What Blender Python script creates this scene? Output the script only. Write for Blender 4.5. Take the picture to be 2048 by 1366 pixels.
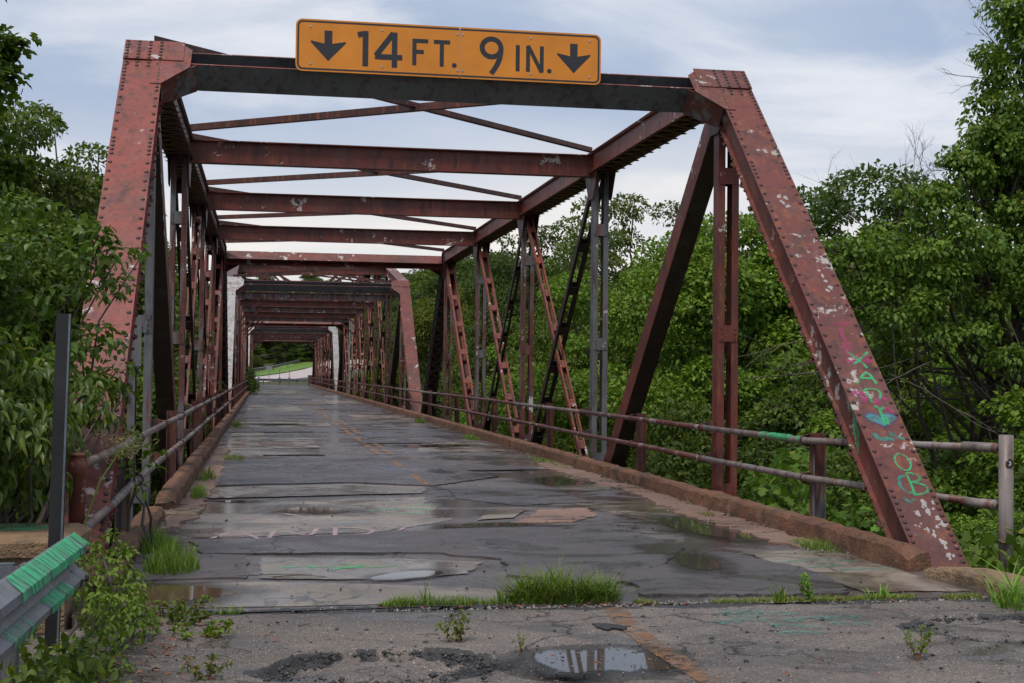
import bpy, math, random
import numpy as np
from mathutils import Vector, Matrix, noise as mnoise

scene = bpy.context.scene
for _o in list(bpy.data.objects):
    bpy.data.objects.remove(_o)
col = scene.collection
R = math.radians

# ------------------------------------------------------------------ camera
cam_d = bpy.data.cameras.new("camera")
cam = bpy.data.objects.new("camera", cam_d)
col.objects.link(cam)
cam_d.sensor_width = 36.0
cam_d.lens = 48.72
cam_d.clip_start = 0.1
cam_d.clip_end = 3000
_yaw, _pit, _rol = R(10.1065), R(1.3584), R(0.6145)
_f = Vector((math.sin(_yaw) * math.cos(_pit), math.cos(_yaw) * math.cos(_pit), math.sin(_pit)))
_r = Vector((math.cos(_yaw), -math.sin(_yaw), 0))
_u = _r.cross(_f)
_r2 = _r * math.cos(_rol) + _u * math.sin(_rol)
_u2 = -_r * math.sin(_rol) + _u * math.cos(_rol)
cam.matrix_world = Matrix(((_r2.x, _u2.x, -_f.x, -2.0841), (_r2.y, _u2.y, -_f.y, 0.0), (_r2.z, _u2.z, -_f.z, 1.5046), (0, 0, 0, 1)))
scene.camera = cam

# ------------------------------------------------------------------ world, sun, exposure
SUN_EL, SUN_AZ = 63.0, 218.0            # azimuth clockwise from +Y (ahead): behind the camera, a little left
world = bpy.data.worlds.new("World")
scene.world = world
world.use_nodes = True
wn = world.node_tree
wn.nodes.clear()


def N(nt, typ, **kw):
    n = nt.nodes.new(typ)
    ins = kw.pop("ins", {})
    for k, v in kw.items():
        setattr(n, k, v)
    for k, v in ins.items():
        if isinstance(v, bpy.types.NodeSocket):
            nt.links.new(v, n.inputs[k])
        else:
            n.inputs[k].default_value = v
    return n


def ramp(nt, fac, stops, interp="LINEAR"):
    n = nt.nodes.new("ShaderNodeValToRGB")
    n.color_ramp.interpolation = interp
    el = n.color_ramp.elements
    while len(el) < len(stops):
        el.new(0.5)
    for e, (p, c) in zip(el, stops):
        e.position = p
        e.color = c if len(c) == 4 else (*c, 1)
    nt.links.new(fac, n.inputs[0])
    return n.outputs[0]


def mix(nt, fac, a, b, blend="MIX"):
    n = nt.nodes.new("ShaderNodeMix")
    n.data_type = "RGBA"
    n.blend_type = blend
    for i, v in ((0, fac), (6, a), (7, b)):
        if isinstance(v, bpy.types.NodeSocket):
            nt.links.new(v, n.inputs[i])
        elif i == 0:
            n.inputs[i].default_value = v
        else:
            n.inputs[i].default_value = (*v, 1) if len(v) == 3 else v
    return n.outputs[2]


def mth(nt, op, a, b=None, c=None, clamp=False):
    n = nt.nodes.new("ShaderNodeMath")
    n.operation = op
    n.use_clamp = clamp
    for i, v in enumerate((a, b, c)):
        if v is None:
            continue
        if isinstance(v, bpy.types.NodeSocket):
            nt.links.new(v, n.inputs[i])
        else:
            n.inputs[i].default_value = v
    return n.outputs[0]


def g3(v):
    return (v, v, v)


def build_sky():
    nt = wn
    sky = N(nt, "ShaderNodeTexSky", sky_type="NISHITA", sun_disc=False)
    sky.sun_elevation = R(SUN_EL)
    sky.sun_rotation = R(SUN_AZ)
    sky.air_density = 1.0
    sky.dust_density = 1.5
    tc = N(nt, "ShaderNodeTexCoord")
    sep = N(nt, "ShaderNodeSeparateXYZ", ins={0: tc.outputs["Generated"]})
    z = mth(nt, "MAXIMUM", sep.outputs[2], 0.0)
    den = mth(nt, "ADD", z, 0.30)
    px = mth(nt, "DIVIDE", sep.outputs[0], den)
    py = mth(nt, "DIVIDE", sep.outputs[1], den)
    vec = N(nt, "ShaderNodeCombineXYZ", ins={0: px, 1: py, 2: 0.35})
    m1 = N(nt, "ShaderNodeMapping", ins={0: vec.outputs[0], "Rotation": (0, 0, R(-8)), "Scale": (1.0, 1.5, 1)})
    n1 = N(nt, "ShaderNodeTexNoise", ins={"Vector": m1.outputs[0], "Scale": 1.9, "Detail": 9.0, "Roughness": 0.56, "Distortion": 0.35})
    m2 = N(nt, "ShaderNodeMapping", ins={0: vec.outputs[0], "Rotation": (0, 0, R(6)), "Scale": (0.8, 1.3, 1), "Location": (3, 1, 0)})
    n2 = N(nt, "ShaderNodeTexNoise", ins={"Vector": m2.outputs[0], "Scale": 1.1, "Detail": 6.0, "Roughness": 0.52, "Distortion": 0.2})
    c1 = ramp(nt, n1.outputs[0], [(0.44, g3(0)), (0.68, g3(1))], "EASE")
    c2 = ramp(nt, n2.outputs[0], [(0.40, g3(0)), (0.62, g3(1))], "EASE")
    # a closed layer of cloud: blue-grey bodies, paler thin streaks
    cloud = mix(nt, c2, (2.85, 3.45, 4.65), (3.9, 4.4, 5.3))
    cloud = mix(nt, c1, cloud, (6.0, 6.05, 6.35))
    hz = ramp(nt, sep.outputs[2], [(0.0, g3(1)), (0.10, g3(0.8)), (0.21, g3(0))], "EASE")
    low = mix(nt, c2, (6.1, 6.0, 6.1), (7.7, 6.9, 6.1))
    cloud = mix(nt, mth(nt, "MULTIPLY", hz, 0.85), cloud, low)
    out = mix(nt, 0.86, sky.outputs[0], cloud)
    bg = N(nt, "ShaderNodeBackground", ins={0: out, 1: 0.078})
    o = N(nt, "ShaderNodeOutputWorld")
    nt.links.new(bg.outputs[0], o.inputs[0])


build_sky()
sun_d = bpy.data.lights.new("sun", "SUN")
sun_d.energy = 1.5
sun_d.angle = R(16)
sun_d.color = (1.0, 0.92, 0.82)
sun = bpy.data.objects.new("sun", sun_d)
col.objects.link(sun)
_sd = Vector((math.sin(R(SUN_AZ)) * math.cos(R(SUN_EL)), math.cos(R(SUN_AZ)) * math.cos(R(SUN_EL)), math.sin(R(SUN_EL))))
sun.rotation_euler = (-_sd).to_track_quat("-Z", "Y").to_euler()
sun.location = _sd * 60
vs = scene.view_settings
vs.view_transform = "Standard"
vs.look = "None"
vs.exposure = 0.88
vs.gamma = 1.0
vs.use_curve_mapping = False
scene.cycles.max_bounces = 6
scene.cycles.diffuse_bounces = 3
scene.cycles.glossy_bounces = 3
scene.cycles.transmission_bounces = 4
scene.cycles.transparent_max_bounces = 6
scene.cycles.use_denoising = True

# ------------------------------------------------------------------ materials
MATS = {}


def newmat(name):
    m = bpy.data.materials.new(name)
    m.use_nodes = True
    nt = m.node_tree
    nt.nodes.clear()
    out = N(nt, "ShaderNodeOutputMaterial")
    b = N(nt, "ShaderNodeBsdfPrincipled")
    nt.links.new(b.outputs[0], out.inputs[0])
    MATS[name] = m
    tc = N(nt, "ShaderNodeTexCoord")
    return m, nt, b, tc.outputs["Object"], out


def setin(nt, b, **kw):
    for k, v in kw.items():
        k = k.replace("_", " ")
        if isinstance(v, bpy.types.NodeSocket):
            nt.links.new(v, b.inputs[k])
        else:
            b.inputs[k].default_value = (*v, 1) if isinstance(v, tuple) and len(v) == 3 and k == "Base Color" else v


def tex(nt, vec, scale, detail=4, rough=0.55, dist=0.0, sc=None, loc=(0, 0, 0)):
    if sc or loc != (0, 0, 0):
        vec = N(nt, "ShaderNodeMapping", ins={0: vec, "Scale": sc or (1, 1, 1), "Location": loc}).outputs[0]
    return N(nt, "ShaderNodeTexNoise", ins={"Vector": vec, "Scale": scale, "Detail": detail, "Roughness": rough, "Distortion": dist}).outputs[0]


def bump(nt, h, strength=0.3, dist=0.01):
    return N(nt, "ShaderNodeBump", ins={"Height": h, "Strength": strength, "Distance": dist}).outputs[0]


def steel(name, base, dark, rust=(0.20, 0.065, 0.025), flake=(0.46, 0.43, 0.43), fl=0.63, rs=0.56, grey=None, gl=0.5, gz=None, rough=(0.42, 0.7)):
    """weathered paint on steel: fading, rust streaks, flaked patches, optional second coat showing through"""
    m, nt, b, co, _ = newmat(name)
    a = tex(nt, co, 1.3, 8, 0.66, 0.6)
    c = mix(nt, ramp(nt, a, [(0.38, g3(0)), (0.60, g3(1))]), dark, base)
    a2 = tex(nt, co, 11, 5, 0.65)
    c = mix(nt, ramp(nt, a2, [(0.35, g3(0.55)), (0.65, g3(0))]), c, tuple(x * 0.72 for x in base))
    if grey:
        s = tex(nt, co, 2.1, 7, 0.62, 0.6, sc=(2.2, 2.2, 0.35), loc=(4, 2, 7))
        c = mix(nt, ramp(nt, s, [(gl, g3(0)), (gl + 0.06, g3(0.92))]), c, grey)
    if gz:
        sp = N(nt, "ShaderNodeSeparateXYZ", ins={0: co})
        zz = mth(nt, "ADD", sp.outputs[2], mth(nt, "MULTIPLY", mth(nt, "SUBTRACT", tex(nt, co, 5, 4), 0.5), 0.9))
        up = mth(nt, "MULTIPLY_ADD", mth(nt, "SUBTRACT", zz, gz[0]), 12, 0.5, clamp=True)
        wn_ = tex(nt, co, 7, 6, 0.7, 0.3, loc=(1, 5, 2))
        up = mth(nt, "MULTIPLY", up, ramp(nt, wn_, [(0.36, g3(0)), (0.42, g3(1))]))
        c = mix(nt, up, c, gz[1])
    st = tex(nt, co, 3.4, 7, 0.66, 0.5, sc=(3.0, 3.0, 0.5))
    c = mix(nt, ramp(nt, st, [(rs, g3(0)), (rs + 0.1, g3(0.85))]), c, rust)
    dk = tex(nt, co, 2.4, 7, 0.66, 0.3, sc=(3, 3, 0.7), loc=(9, 3, 1))
    c = mix(nt, ramp(nt, dk, [(0.53, g3(0)), (0.66, g3(0.75))]), c, (0.026, 0.017, 0.016))
    ck = tex(nt, co, 1.7, 9, 0.7, 0.5, sc=(1.4, 1.4, 0.8), loc=(6, 6, 6))
    c = mix(nt, ramp(nt, ck, [(0.52, g3(0)), (0.68, g3(0.42))]), c, tuple(0.6 * x + 0.07 for x in base))
    sk = tex(nt, co, 2.0, 8, 0.7, 0.2, sc=(9, 9, 0.35), loc=(3, 1, 9))
    c = mix(nt, ramp(nt, sk, [(0.54, g3(0)), (0.64, g3(0.6))]), c, tuple(0.35 * x for x in rust))
    fk = tex(nt, co, 4.0, 10, 0.74, 0.25, loc=(2, 8, 3))
    fm = tex(nt, co, 0.9, 2, 0.5, 0, loc=(5, 1, 1))
    fsum = mth(nt, "MULTIPLY_ADD", mth(nt, "SUBTRACT", fm, 0.5), 0.45, fk)
    fmask = ramp(nt, fsum, [(fl, g3(0)), (fl + 0.012, g3(0.95))])
    c = mix(nt, fmask, c, flake)
    rr = mth(nt, "MULTIPLY_ADD", a2, rough[1] - rough[0], rough[0] - 0.05)
    h = mth(nt, "SUBTRACT", mth(nt, "MULTIPLY", a2, 0.6), mth(nt, "MULTIPLY", fmask, 0.5))
    setin(nt, b, Base_Color=c, Roughness=rr, Normal=bump(nt, h, 0.35, 0.006))
    b.inputs["Specular IOR Level"].default_value = 0.45
    return m


RED, RDK = (0.175, 0.037, 0.027), (0.068, 0.027, 0.025)
steel("paint_red", RED, RDK)
steel("paint_red_flaked", (0.165, 0.039, 0.029), (0.085, 0.036, 0.033), fl=0.602, rs=0.53, flake=(0.36, 0.33, 0.32))
steel("paint_red_post", (0.245, 0.048, 0.035), (0.100, 0.043, 0.041), fl=0.61, rs=0.58, flake=(0.40, 0.36, 0.36))
steel("paint_brown", (0.105, 0.034, 0.028), (0.035, 0.020, 0.019), fl=0.70, rs=0.53)
steel("paint_red_grey", (0.15, 0.040, 0.033), (0.065, 0.030, 0.029), grey=(0.125, 0.13, 0.14), gl=0.49, fl=0.64)
steel("paint_grey", (0.140, 0.145, 0.158), (0.085, 0.088, 0.096), fl=0.69, rs=0.60, grey=(0.14, 0.045, 0.036), gl=0.55)
steel("paint_slate", (0.105, 0.116, 0.130), (0.066, 0.073, 0.082), fl=0.76, rs=0.63, flake=(0.2, 0.2, 0.2))
steel("paint_white_top", RED, RDK, gz=(1.9, (0.36, 0.36, 0.36)), fl=0.62)
steel("paint_white", (0.36, 0.355, 0.36), (0.20, 0.19, 0.19), fl=0.72, rs=0.60)
steel("rust_orange", (0.22, 0.047, 0.027), (0.100, 0.034, 0.026), fl=0.64, rs=0.54)
steel("rail_worn", (0.23, 0.20, 0.19), (0.13, 0.10, 0.095), grey=(0.12, 0.036, 0.03), gl=0.53, fl=0.72, rs=0.60)
steel("rail_red", (0.120, 0.032, 0.027), (0.070, 0.028, 0.028), grey=(0.22, 0.20, 0.20), gl=0.58, fl=0.68, rs=0.6)
steel("galvanised", (0.15, 0.165, 0.19), (0.095, 0.105, 0.12), fl=0.74, rs=0.66, grey=(0.20, 0.215, 0.235), gl=0.56, rough=(0.32, 0.5))
steel("paint_shaded", (0.036, 0.021, 0.018), (0.020, 0.015, 0.014), fl=0.74, rs=0.60, rust=(0.07, 0.025, 0.015))  # near-black: the shade on the diagonals' undersides is put into the colour
steel("rivet_steel", (0.07, 0.028, 0.026), (0.035, 0.018, 0.018), fl=0.72)


def simple(name, c, rough=0.5, var=0.25, scale=6, bm=0.15, metallic=0.0, spec=0.5):
    m, nt, b, co, _ = newmat(name)
    a = tex(nt, co, scale, 6, 0.6)
    cc = mix(nt, ramp(nt, a, [(0.3, g3(0)), (0.7, g3(1))]), tuple(x * (1 - var) for x in c), tuple(min(1, x * (1 + var)) for x in c))
    setin(nt, b, Base_Color=cc, Roughness=mth(nt, "MULTIPLY_ADD", a, 0.2, rough - 0.1), Normal=bump(nt, a, bm, 0.01), Metallic=metallic)
    b.inputs["Specular IOR Level"].default_value = spec
    return m


simple("sign_yellow", (0.64, 0.222, 0.013), 0.42, 0.13, 2.2, 0.03)
simple("sign_black", (0.018, 0.02, 0.026), 0.45, 0.2, 20, 0.05)
simple("sign_alu", (0.45, 0.46, 0.48), 0.35, 0.1, 8, 0.05, 0.7)
simple("post_black", (0.012, 0.0125, 0.015), 0.5, 0.5, 5, 0.2)
simple("post_edge", (0.10, 0.12, 0.14), 0.4, 0.3, 9, 0.1)
simple("bark", (0.07, 0.055, 0.042), 0.85, 0.4, 9, 0.8)
simple("twig", (0.075, 0.06, 0.05), 0.8, 0.3, 9, 0.3)
simple("far_road", (0.42, 0.36, 0.35), 0.7, 0.1, 0.5, 0.05)
simple("sticker", (0.03, 0.03, 0.03), 0.4, 0.3, 30, 0)
simple("sticker_print", (0.6, 0.6, 0.6), 0.5, 0.1, 30, 0)
simple("dead_leaf", (0.19, 0.062, 0.028), 0.7, 0.45, 14, 0.2)
simple("tar", (0.018, 0.018, 0.02), 0.55, 0.4, 40, 0.5)
simple("orange_cone", (0.35, 0.07, 0.03), 0.5, 0.2, 5, 0.05)


def concrete(name, c1, c2, c3):
    """kerb and block concrete: rust-brown weathered, exposed pebbles, moss"""
    m, nt, b, co, _ = newmat(name)
    a = tex(nt, co, 1.8, 8, 0.65, 0.4)
    c = mix(nt, ramp(nt, a, [(0.35, g3(0)), (0.65, g3(1))]), c1, c2)
    v = N(nt, "ShaderNodeTexVoronoi", ins={"Vector": co, "Scale": 42.0, "Randomness": 1.0})
    peb = ramp(nt, v.outputs["Distance"], [(0.0, g3(1)), (0.45, g3(0))])
    a3 = tex(nt, co, 3.0, 6, 0.65, 0.3, loc=(3, 3, 3))
    pm = mth(nt, "MULTIPLY", peb, ramp(nt, a3, [(0.45, g3(0)), (0.6, g3(1))]))
    pc = mix(nt, v.outputs["Color"], c3, tuple(x * 0.5 for x in c3))
    c = mix(nt, mth(nt, "MULTIPLY", pm, 0.8), c, pc)
    a4 = tex(nt, co, 2.5, 9, 0.75, 0.3, loc=(7, 1, 5))
    c = mix(nt, ramp(nt, a4, [(0.50, g3(0)), (0.62, g3(0.85))]), c, (0.045, 0.04, 0.028))
    c = mix(nt, ramp(nt, tex(nt, co, 3.1, 7, 0.7, 0.3, loc=(1, 9, 5)), [(0.60, g3(0)), (0.7, g3(0.6))]), c, (0.09, 0.10, 0.03))
    h = mth(nt, "ADD", mth(nt, "MULTIPLY", pm, 0.7), tex(nt, co, 22, 6, 0.7))
    setin(nt, b, Base_Color=c, Roughness=0.78, Normal=bump(nt, h, 1.0, 0.04))


concrete("kerb_concrete", (0.135, 0.058, 0.032), (0.225, 0.108, 0.060), (0.30, 0.20, 0.13))
concrete("block_concrete", (0.22, 0.135, 0.075), (0.32, 0.21, 0.12), (0.30, 0.22, 0.15))
concrete("pebble_concrete", (0.25, 0.19, 0.13), (0.36, 0.27, 0.18), (0.5, 0.42, 0.3))
concrete("pier_concrete", (0.20, 0.18, 0.15), (0.30, 0.27, 0.23), (0.3, 0.27, 0.23))


def road(name, lo, hi, agg, agg_scale=130, wet=(0.46, 0.60), wr=0.10, dr=0.62, bm=0.5, stretch=(0.55, 1.1, 1), mask=None, speck=0.5, cracks=True, grain=False, wsc=(0.7, 1.2, 1), stain=0.0, film=0.0):
    m, nt, b, co, out = newmat(name)
    a = tex(nt, co, 0.8, 8, 0.6, 0.4, sc=stretch)
    c = mix(nt, ramp(nt, a, [(0.3, g3(0)), (0.7, g3(1))]), lo, hi)
    v = N(nt, "ShaderNodeTexVoronoi", ins={"Vector": co, "Scale": float(agg_scale)})
    vc = N(nt, "ShaderNodeSeparateColor", ins={0: v.outputs["Color"]})
    stone = mth(nt, "MULTIPLY", ramp(nt, v.outputs["Distance"], [(0.15, g3(1)), (0.5, g3(0))]), ramp(nt, vc.outputs[0], [(0.45, g3(0)), (1.0, g3(1))]))
    c = mix(nt, mth(nt, "MULTIPLY", stone, speck), c, agg)
    if grain:
        gn = tex(nt, co, 75, 5, 0.7)
        c = mix(nt, ramp(nt, gn, [(0.38, g3(0.8)), (0.52, g3(0))]), c, (0.040, 0.033, 0.030))
    st = tex(nt, co, 2.2, 8, 0.68, 0.8, loc=(3, 3, 0))
    c = mix(nt, ramp(nt, st, [(0.56, g3(0)), (0.7, g3(0.5))]), c, tuple(x * 0.55 for x in lo))
    st2 = tex(nt, co, 1.1, 6, 0.65, 0.5, loc=(13, 7, 0))
    c = mix(nt, ramp(nt, st2, [(0.57, g3(0)), (0.72, g3(0.5))]), c, tuple(min(1, x * y) for x, y in zip(hi, (1.35, 1.25, 1.15))))
    if mask:
        at = N(nt, "ShaderNodeAttribute", attribute_name=mask)
        bn = mth(nt, "MULTIPLY_ADD", mth(nt, "SUBTRACT", tex(nt, co, 16, 8, 0.75), 0.5), 1.6, at.outputs["Fac"])
        bm_ = ramp(nt, bn, [(0.42, g3(0)), (0.52, g3(0.95))])
        c = mix(nt, bm_, c, mix(nt, v.outputs["Color"], (0.012, 0.012, 0.014), (0.035, 0.034, 0.036)))
    if stain:
        sn = tex(nt, co, 0.9, 9, 0.7, 0.6, sc=(1.0, 0.8, 1), loc=(21, 3, 0))
        c = mix(nt, ramp(nt, sn, [(0.50, g3(0)), (0.66, g3(stain))]), c, (0.060, 0.036, 0.024))
    w1 = tex(nt, co, 1.15, 9, 0.62, 0.7, sc=wsc, loc=(5, 2, 0))
    wm = ramp(nt, w1, [(wet[0], g3(0)), (wet[1], g3(1))])
    c = mix(nt, mth(nt, "MULTIPLY", wm, 0.42), c, (0.01, 0.01, 0.012))
    rr = mth(nt, "MULTIPLY_ADD", wm, wr - dr, dr)
    h = mth(nt, "ADD", mth(nt, "MULTIPLY", stone, 0.8), tex(nt, co, 45, 6, 0.7))
    h = mth(nt, "MULTIPLY", h, mth(nt, "MULTIPLY_ADD", wm, -0.85, 1.0))
    if cracks:
        vv = N(nt, "ShaderNodeTexVoronoi", feature="DISTANCE_TO_EDGE", ins={"Vector": N(nt, "ShaderNodeVectorMath", operation="ADD", ins={0: co, 1: N(nt, "ShaderNodeTexNoise", ins={"Vector": co, "Scale": 1.7, "Detail": 5.0}).outputs["Color"]}).outputs[0], "Scale": 0.75})
        cr = ramp(nt, vv.outputs["Distance"], [(0.003, g3(1)), (0.012, g3(0))])
        cr = mth(nt, "MULTIPLY", cr, ramp(nt, tex(nt, co, 0.5, 3, 0.5, 0, loc=(8, 2, 1)), [(0.46, g3(0)), (0.56, g3(1))]))
        c = mix(nt, mth(nt, "MULTIPLY", cr, 0.85), c, (0.015, 0.014, 0.014))
        h = mth(nt, "SUBTRACT", h, mth(nt, "MULTIPLY", cr, 2.0))
    setin(nt, b, Base_Color=c, Roughness=rr, Normal=bump(nt, h, bm, 0.008))
    b.inputs["Specular IOR Level"].default_value = 0.62
    if film:
        at = N(nt, "ShaderNodeAttribute", attribute_name="depth")
        e = mth(nt, "MULTIPLY_ADD", mth(nt, "SUBTRACT", tex(nt, co, 2.6, 10, 0.74, 0.5), 0.5), film, at.outputs["Fac"])
        ms = N(nt, "ShaderNodeMixShader", ins={0: ramp(nt, e, [(0.31, g3(0)), (0.335, g3(1))]), 1: N(nt, "ShaderNodeBsdfTransparent").outputs[0], 2: b.outputs[0]})
        nt.links.new(ms.outputs[0], out.inputs[0])
    return m


road("deck_asphalt", (0.060, 0.049, 0.049), (0.126, 0.104, 0.103), (0.26, 0.23, 0.21), wet=(0.43, 0.53), wr=0.16, dr=0.50, wsc=(0.75, 1.0, 1), stain=0.7)
road("patch_asphalt", (0.044, 0.038, 0.041), (0.090, 0.078, 0.082), (0.24, 0.22, 0.21), wet=(0.46, 0.56), wr=0.16, dr=0.52, bm=0.8, wsc=(0.75, 1.0, 1), stain=0.35)
road("patch_concrete", (0.150, 0.125, 0.098), (0.275, 0.232, 0.188), (0.32, 0.28, 0.24), 60, wet=(0.44, 0.54), wr=0.14, dr=0.40, bm=0.12, speck=0.2, wsc=(0.75, 1.0, 1), stain=0.55, film=0.32)
road("patch_asphalt_thin", (0.040, 0.034, 0.037), (0.078, 0.066, 0.071), (0.22, 0.20, 0.19), wet=(0.48, 0.56), wr=0.22, dr=0.55, bm=0.8, wsc=(0.75, 1.0, 1), stain=0.5, film=1.1)
road("patch_rust_dirt", (0.14, 0.075, 0.052), (0.25, 0.150, 0.110), (0.34, 0.24, 0.18), 70, wet=(0.54, 0.62), bm=1.0, speck=0.8)
road("approach_asphalt", (0.080, 0.066, 0.058), (0.172, 0.145, 0.128), (0.52, 0.45, 0.39), 58, wet=(0.49, 0.60), wr=0.26, dr=0.75, bm=1.0, mask="broken", speck=1.0, grain=True)
simple("gravel_stone", (0.20, 0.18, 0.165), 0.7, 0.6, 60, 0.3)
simple("gravel_dark", (0.03, 0.03, 0.032), 0.6, 0.5, 60, 0.3)
simple("mud", (0.10, 0.07, 0.045), 0.35, 0.5, 4, 0.5)
simple("soil", (0.085, 0.068, 0.04), 0.9, 0.45, 2.5, 0.8)


def water(name, c, rough=0.03, film=True):
    m, nt, b, co, out = newmat(name)
    a = tex(nt, co, 9, 3, 0.5)
    setin(nt, b, Base_Color=c, Roughness=rough, Normal=bump(nt, a, 0.03, 0.003), IOR=1.33)
    b.inputs["Specular IOR Level"].default_value = 0.55
    if film:
        at = N(nt, "ShaderNodeAttribute", attribute_name="depth")
        e = mth(nt, "MULTIPLY_ADD", mth(nt, "SUBTRACT", tex(nt, co, 1.9, 9, 0.68, 0.8, sc=(1.0, 0.6, 1)), 0.5), 1.5, at.outputs["Fac"])
        ms = N(nt, "ShaderNodeMixShader", ins={0: ramp(nt, e, [(0.36, g3(0)), (0.44, g3(1))]), 1: N(nt, "ShaderNodeBsdfTransparent").outputs[0], 2: b.outputs[0]})
        nt.links.new(ms.outputs[0], out.inputs[0])


water("puddle_water", (0.060, 0.053, 0.045))


def damp():
    m, nt, b, co, out = newmat("damp_margin")
    setin(nt, b, Base_Color=(0.022, 0.019, 0.018), Roughness=0.22)
    at = N(nt, "ShaderNodeAttribute", attribute_name="depth")
    e = mth(nt, "MULTIPLY_ADD", mth(nt, "SUBTRACT", tex(nt, co, 2.6, 9, 0.7, 0.5), 0.5), 1.4, at.outputs["Fac"])
    ms = N(nt, "ShaderNodeMixShader", ins={0: ramp(nt, e, [(0.15, g3(0)), (0.65, g3(0.62))]), 1: N(nt, "ShaderNodeBsdfTransparent").outputs[0], 2: b.outputs[0]})
    nt.links.new(ms.outputs[0], out.inputs[0])


damp()
water("puddle_brown", (0.085, 0.058, 0.035), 0.05)
water("river_water", (0.05, 0.055, 0.035), 0.06, False)


def spray(name, c, cover=0.45, scale=14, sc=None, rough=0.55):
    """spray or line paint with gaps where it has worn off"""
    m, nt, b, co, out = newmat(name)
    a = tex(nt, co, scale, 8, 0.75, 0.3, sc=sc)
    cc = mix(nt, tex(nt, co, 6, 4), tuple(x * 0.7 for x in c), tuple(min(1, x * 1.25) for x in c))
    setin(nt, b, Base_Color=cc, Roughness=rough)
    tr = N(nt, "ShaderNodeBsdfTransparent")
    ms = N(nt, "ShaderNodeMixShader", ins={0: ramp(nt, a, [(cover - 0.08, g3(0)), (cover + 0.10, g3(0.74))]), 1: tr.outputs[0], 2: b.outputs[0]})
    nt.links.new(ms.outputs[0], out.inputs[0])


spray("spray_green", (0.03, 0.42, 0.16), 0.43)
spray("spray_green_thin", (0.02, 0.50, 0.20), 0.47, 20)
spray("spray_green_streak", (0.03, 0.52, 0.22), 0.455, 2.2, sc=(1, 6, 2.2))
spray("spray_green_streak_thin", (0.02, 0.50, 0.20), 0.55, 2.2, sc=(1, 6, 2.2))
spray("spray_teal", (0.025, 0.26, 0.21), 0.46)
spray("spray_teal_thin", (0.03, 0.26, 0.21), 0.545, 26)
spray("spray_pink", (0.42, 0.035, 0.17), 0.47)
spray("spray_pink_faded", (0.46, 0.33, 0.36), 0.40, 22)
spray("spray_blue_faded", (0.22, 0.30, 0.45), 0.50, 18)
spray("spray_violet", (0.09, 0.07, 0.19), 0.45)
spray("spray_cyan", (0.06, 0.27, 0.29), 0.43)
spray("line_yellow", (0.42, 0.20, 0.05), 0.50, 11)
spray("line_yellow_worn", (0.24, 0.115, 0.045), 0.50, 9)
spray("chip_white", (0.42, 0.39, 0.385), 0.36, 20)


def leafmat(name, c, c2, tint=0.25, rough=0.5, trans=0.30, spec=0.16):
    m, nt, b, co, out = newmat(name)
    geo = N(nt, "ShaderNodeNewGeometry")
    oi = N(nt, "ShaderNodeObjectInfo")
    cc = mix(nt, geo.outputs["Random Per Island"], c, c2)
    cc = mix(nt, ramp(nt, geo.outputs["Random Per Island"], [(0.978, g3(0)), (0.984, g3(0.8))]), cc, (0.24, 0.20, 0.03))
    cc = mix(nt, ramp(nt, tex(nt, co, 0.8, 3), [(0.35, g3(0)), (0.65, g3(0.5))]), cc, tuple(x * 0.62 for x in c))
    hs = N(nt, "ShaderNodeHueSaturation", ins={"Color": cc, "Hue": mth(nt, "MULTIPLY_ADD", oi.outputs["Random"], 0.03, 0.487), "Value": mth(nt, "MULTIPLY_ADD", oi.outputs["Random"], 0.7, 0.72)})
    # backs of the leaves are paler and duller
    cb = mix(nt, geo.outputs["Backfacing"], hs.outputs[0], mix(nt, 0.22, hs.outputs[0], (0.13, 0.17, 0.07)))
    setin(nt, b, Base_Color=cb, Roughness=rough)
    b.inputs["Specular IOR Level"].default_value = spec
    tl = N(nt, "ShaderNodeBsdfTranslucent", ins={0: mix(nt, 0.5, hs.outputs[0], (0.16, 0.26, 0.02))})
    ms = N(nt, "ShaderNodeMixShader", ins={0: trans, 1: b.outputs[0], 2: tl.outputs[0]})
    nt.links.new(ms.outputs[0], out.inputs[0])


leafmat("leaf_mid", (0.044, 0.090, 0.010), (0.150, 0.220, 0.023))
leafmat("leaf_bright", (0.078, 0.150, 0.011), (0.210, 0.305, 0.028))
leafmat("leaf_dark", (0.022, 0.048, 0.010), (0.062, 0.100, 0.016))
leafmat("leaf_olive", (0.058, 0.088, 0.017), (0.125, 0.155, 0.030))
leafmat("leaf_yellow", (0.10, 0.145, 0.012), (0.19, 0.230, 0.020))
leafmat("leaf_glossy", (0.048, 0.112, 0.013), (0.170, 0.265, 0.030), rough=0.38, trans=0.34, spec=0.28)
leafmat("leaf_vine", (0.052, 0.112, 0.012), (0.190, 0.280, 0.030), rough=0.45, trans=0.36, spec=0.2)
leafmat("leaf_lime", (0.11, 0.22, 0.016), (0.18, 0.31, 0.03))
leafmat("grass_blade", (0.11, 0.22, 0.02), (0.23, 0.36, 0.05), rough=0.5)
leafmat("grass_moss", (0.13, 0.17, 0.02), (0.22, 0.25, 0.03), rough=0.7)
leafmat("lawn", (0.10, 0.17, 0.03), (0.13, 0.2, 0.04), rough=0.8, trans=0.1)
leafmat("straw", (0.25, 0.21, 0.10), (0.34, 0.28, 0.14), rough=0.7)


def ground_mat():
    m, nt, b, co, _ = newmat("valley_ground")
    a = tex(nt, co, 0.35, 8, 0.65)
    c = mix(nt, ramp(nt, a, [(0.35, g3(0)), (0.6, g3(1))]), (0.075, 0.06, 0.035), (0.045, 0.075, 0.02))
    c = mix(nt, ramp(nt, tex(nt, co, 6, 7, 0.7), [(0.35, g3(0)), (0.65, g3(0.7))]), c, (0.035, 0.045, 0.015))
    setin(nt, b, Base_Color=c, Roughness=0.95, Normal=bump(nt, tex(nt, co, 4, 8, 0.7), 1.0, 0.15))


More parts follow.
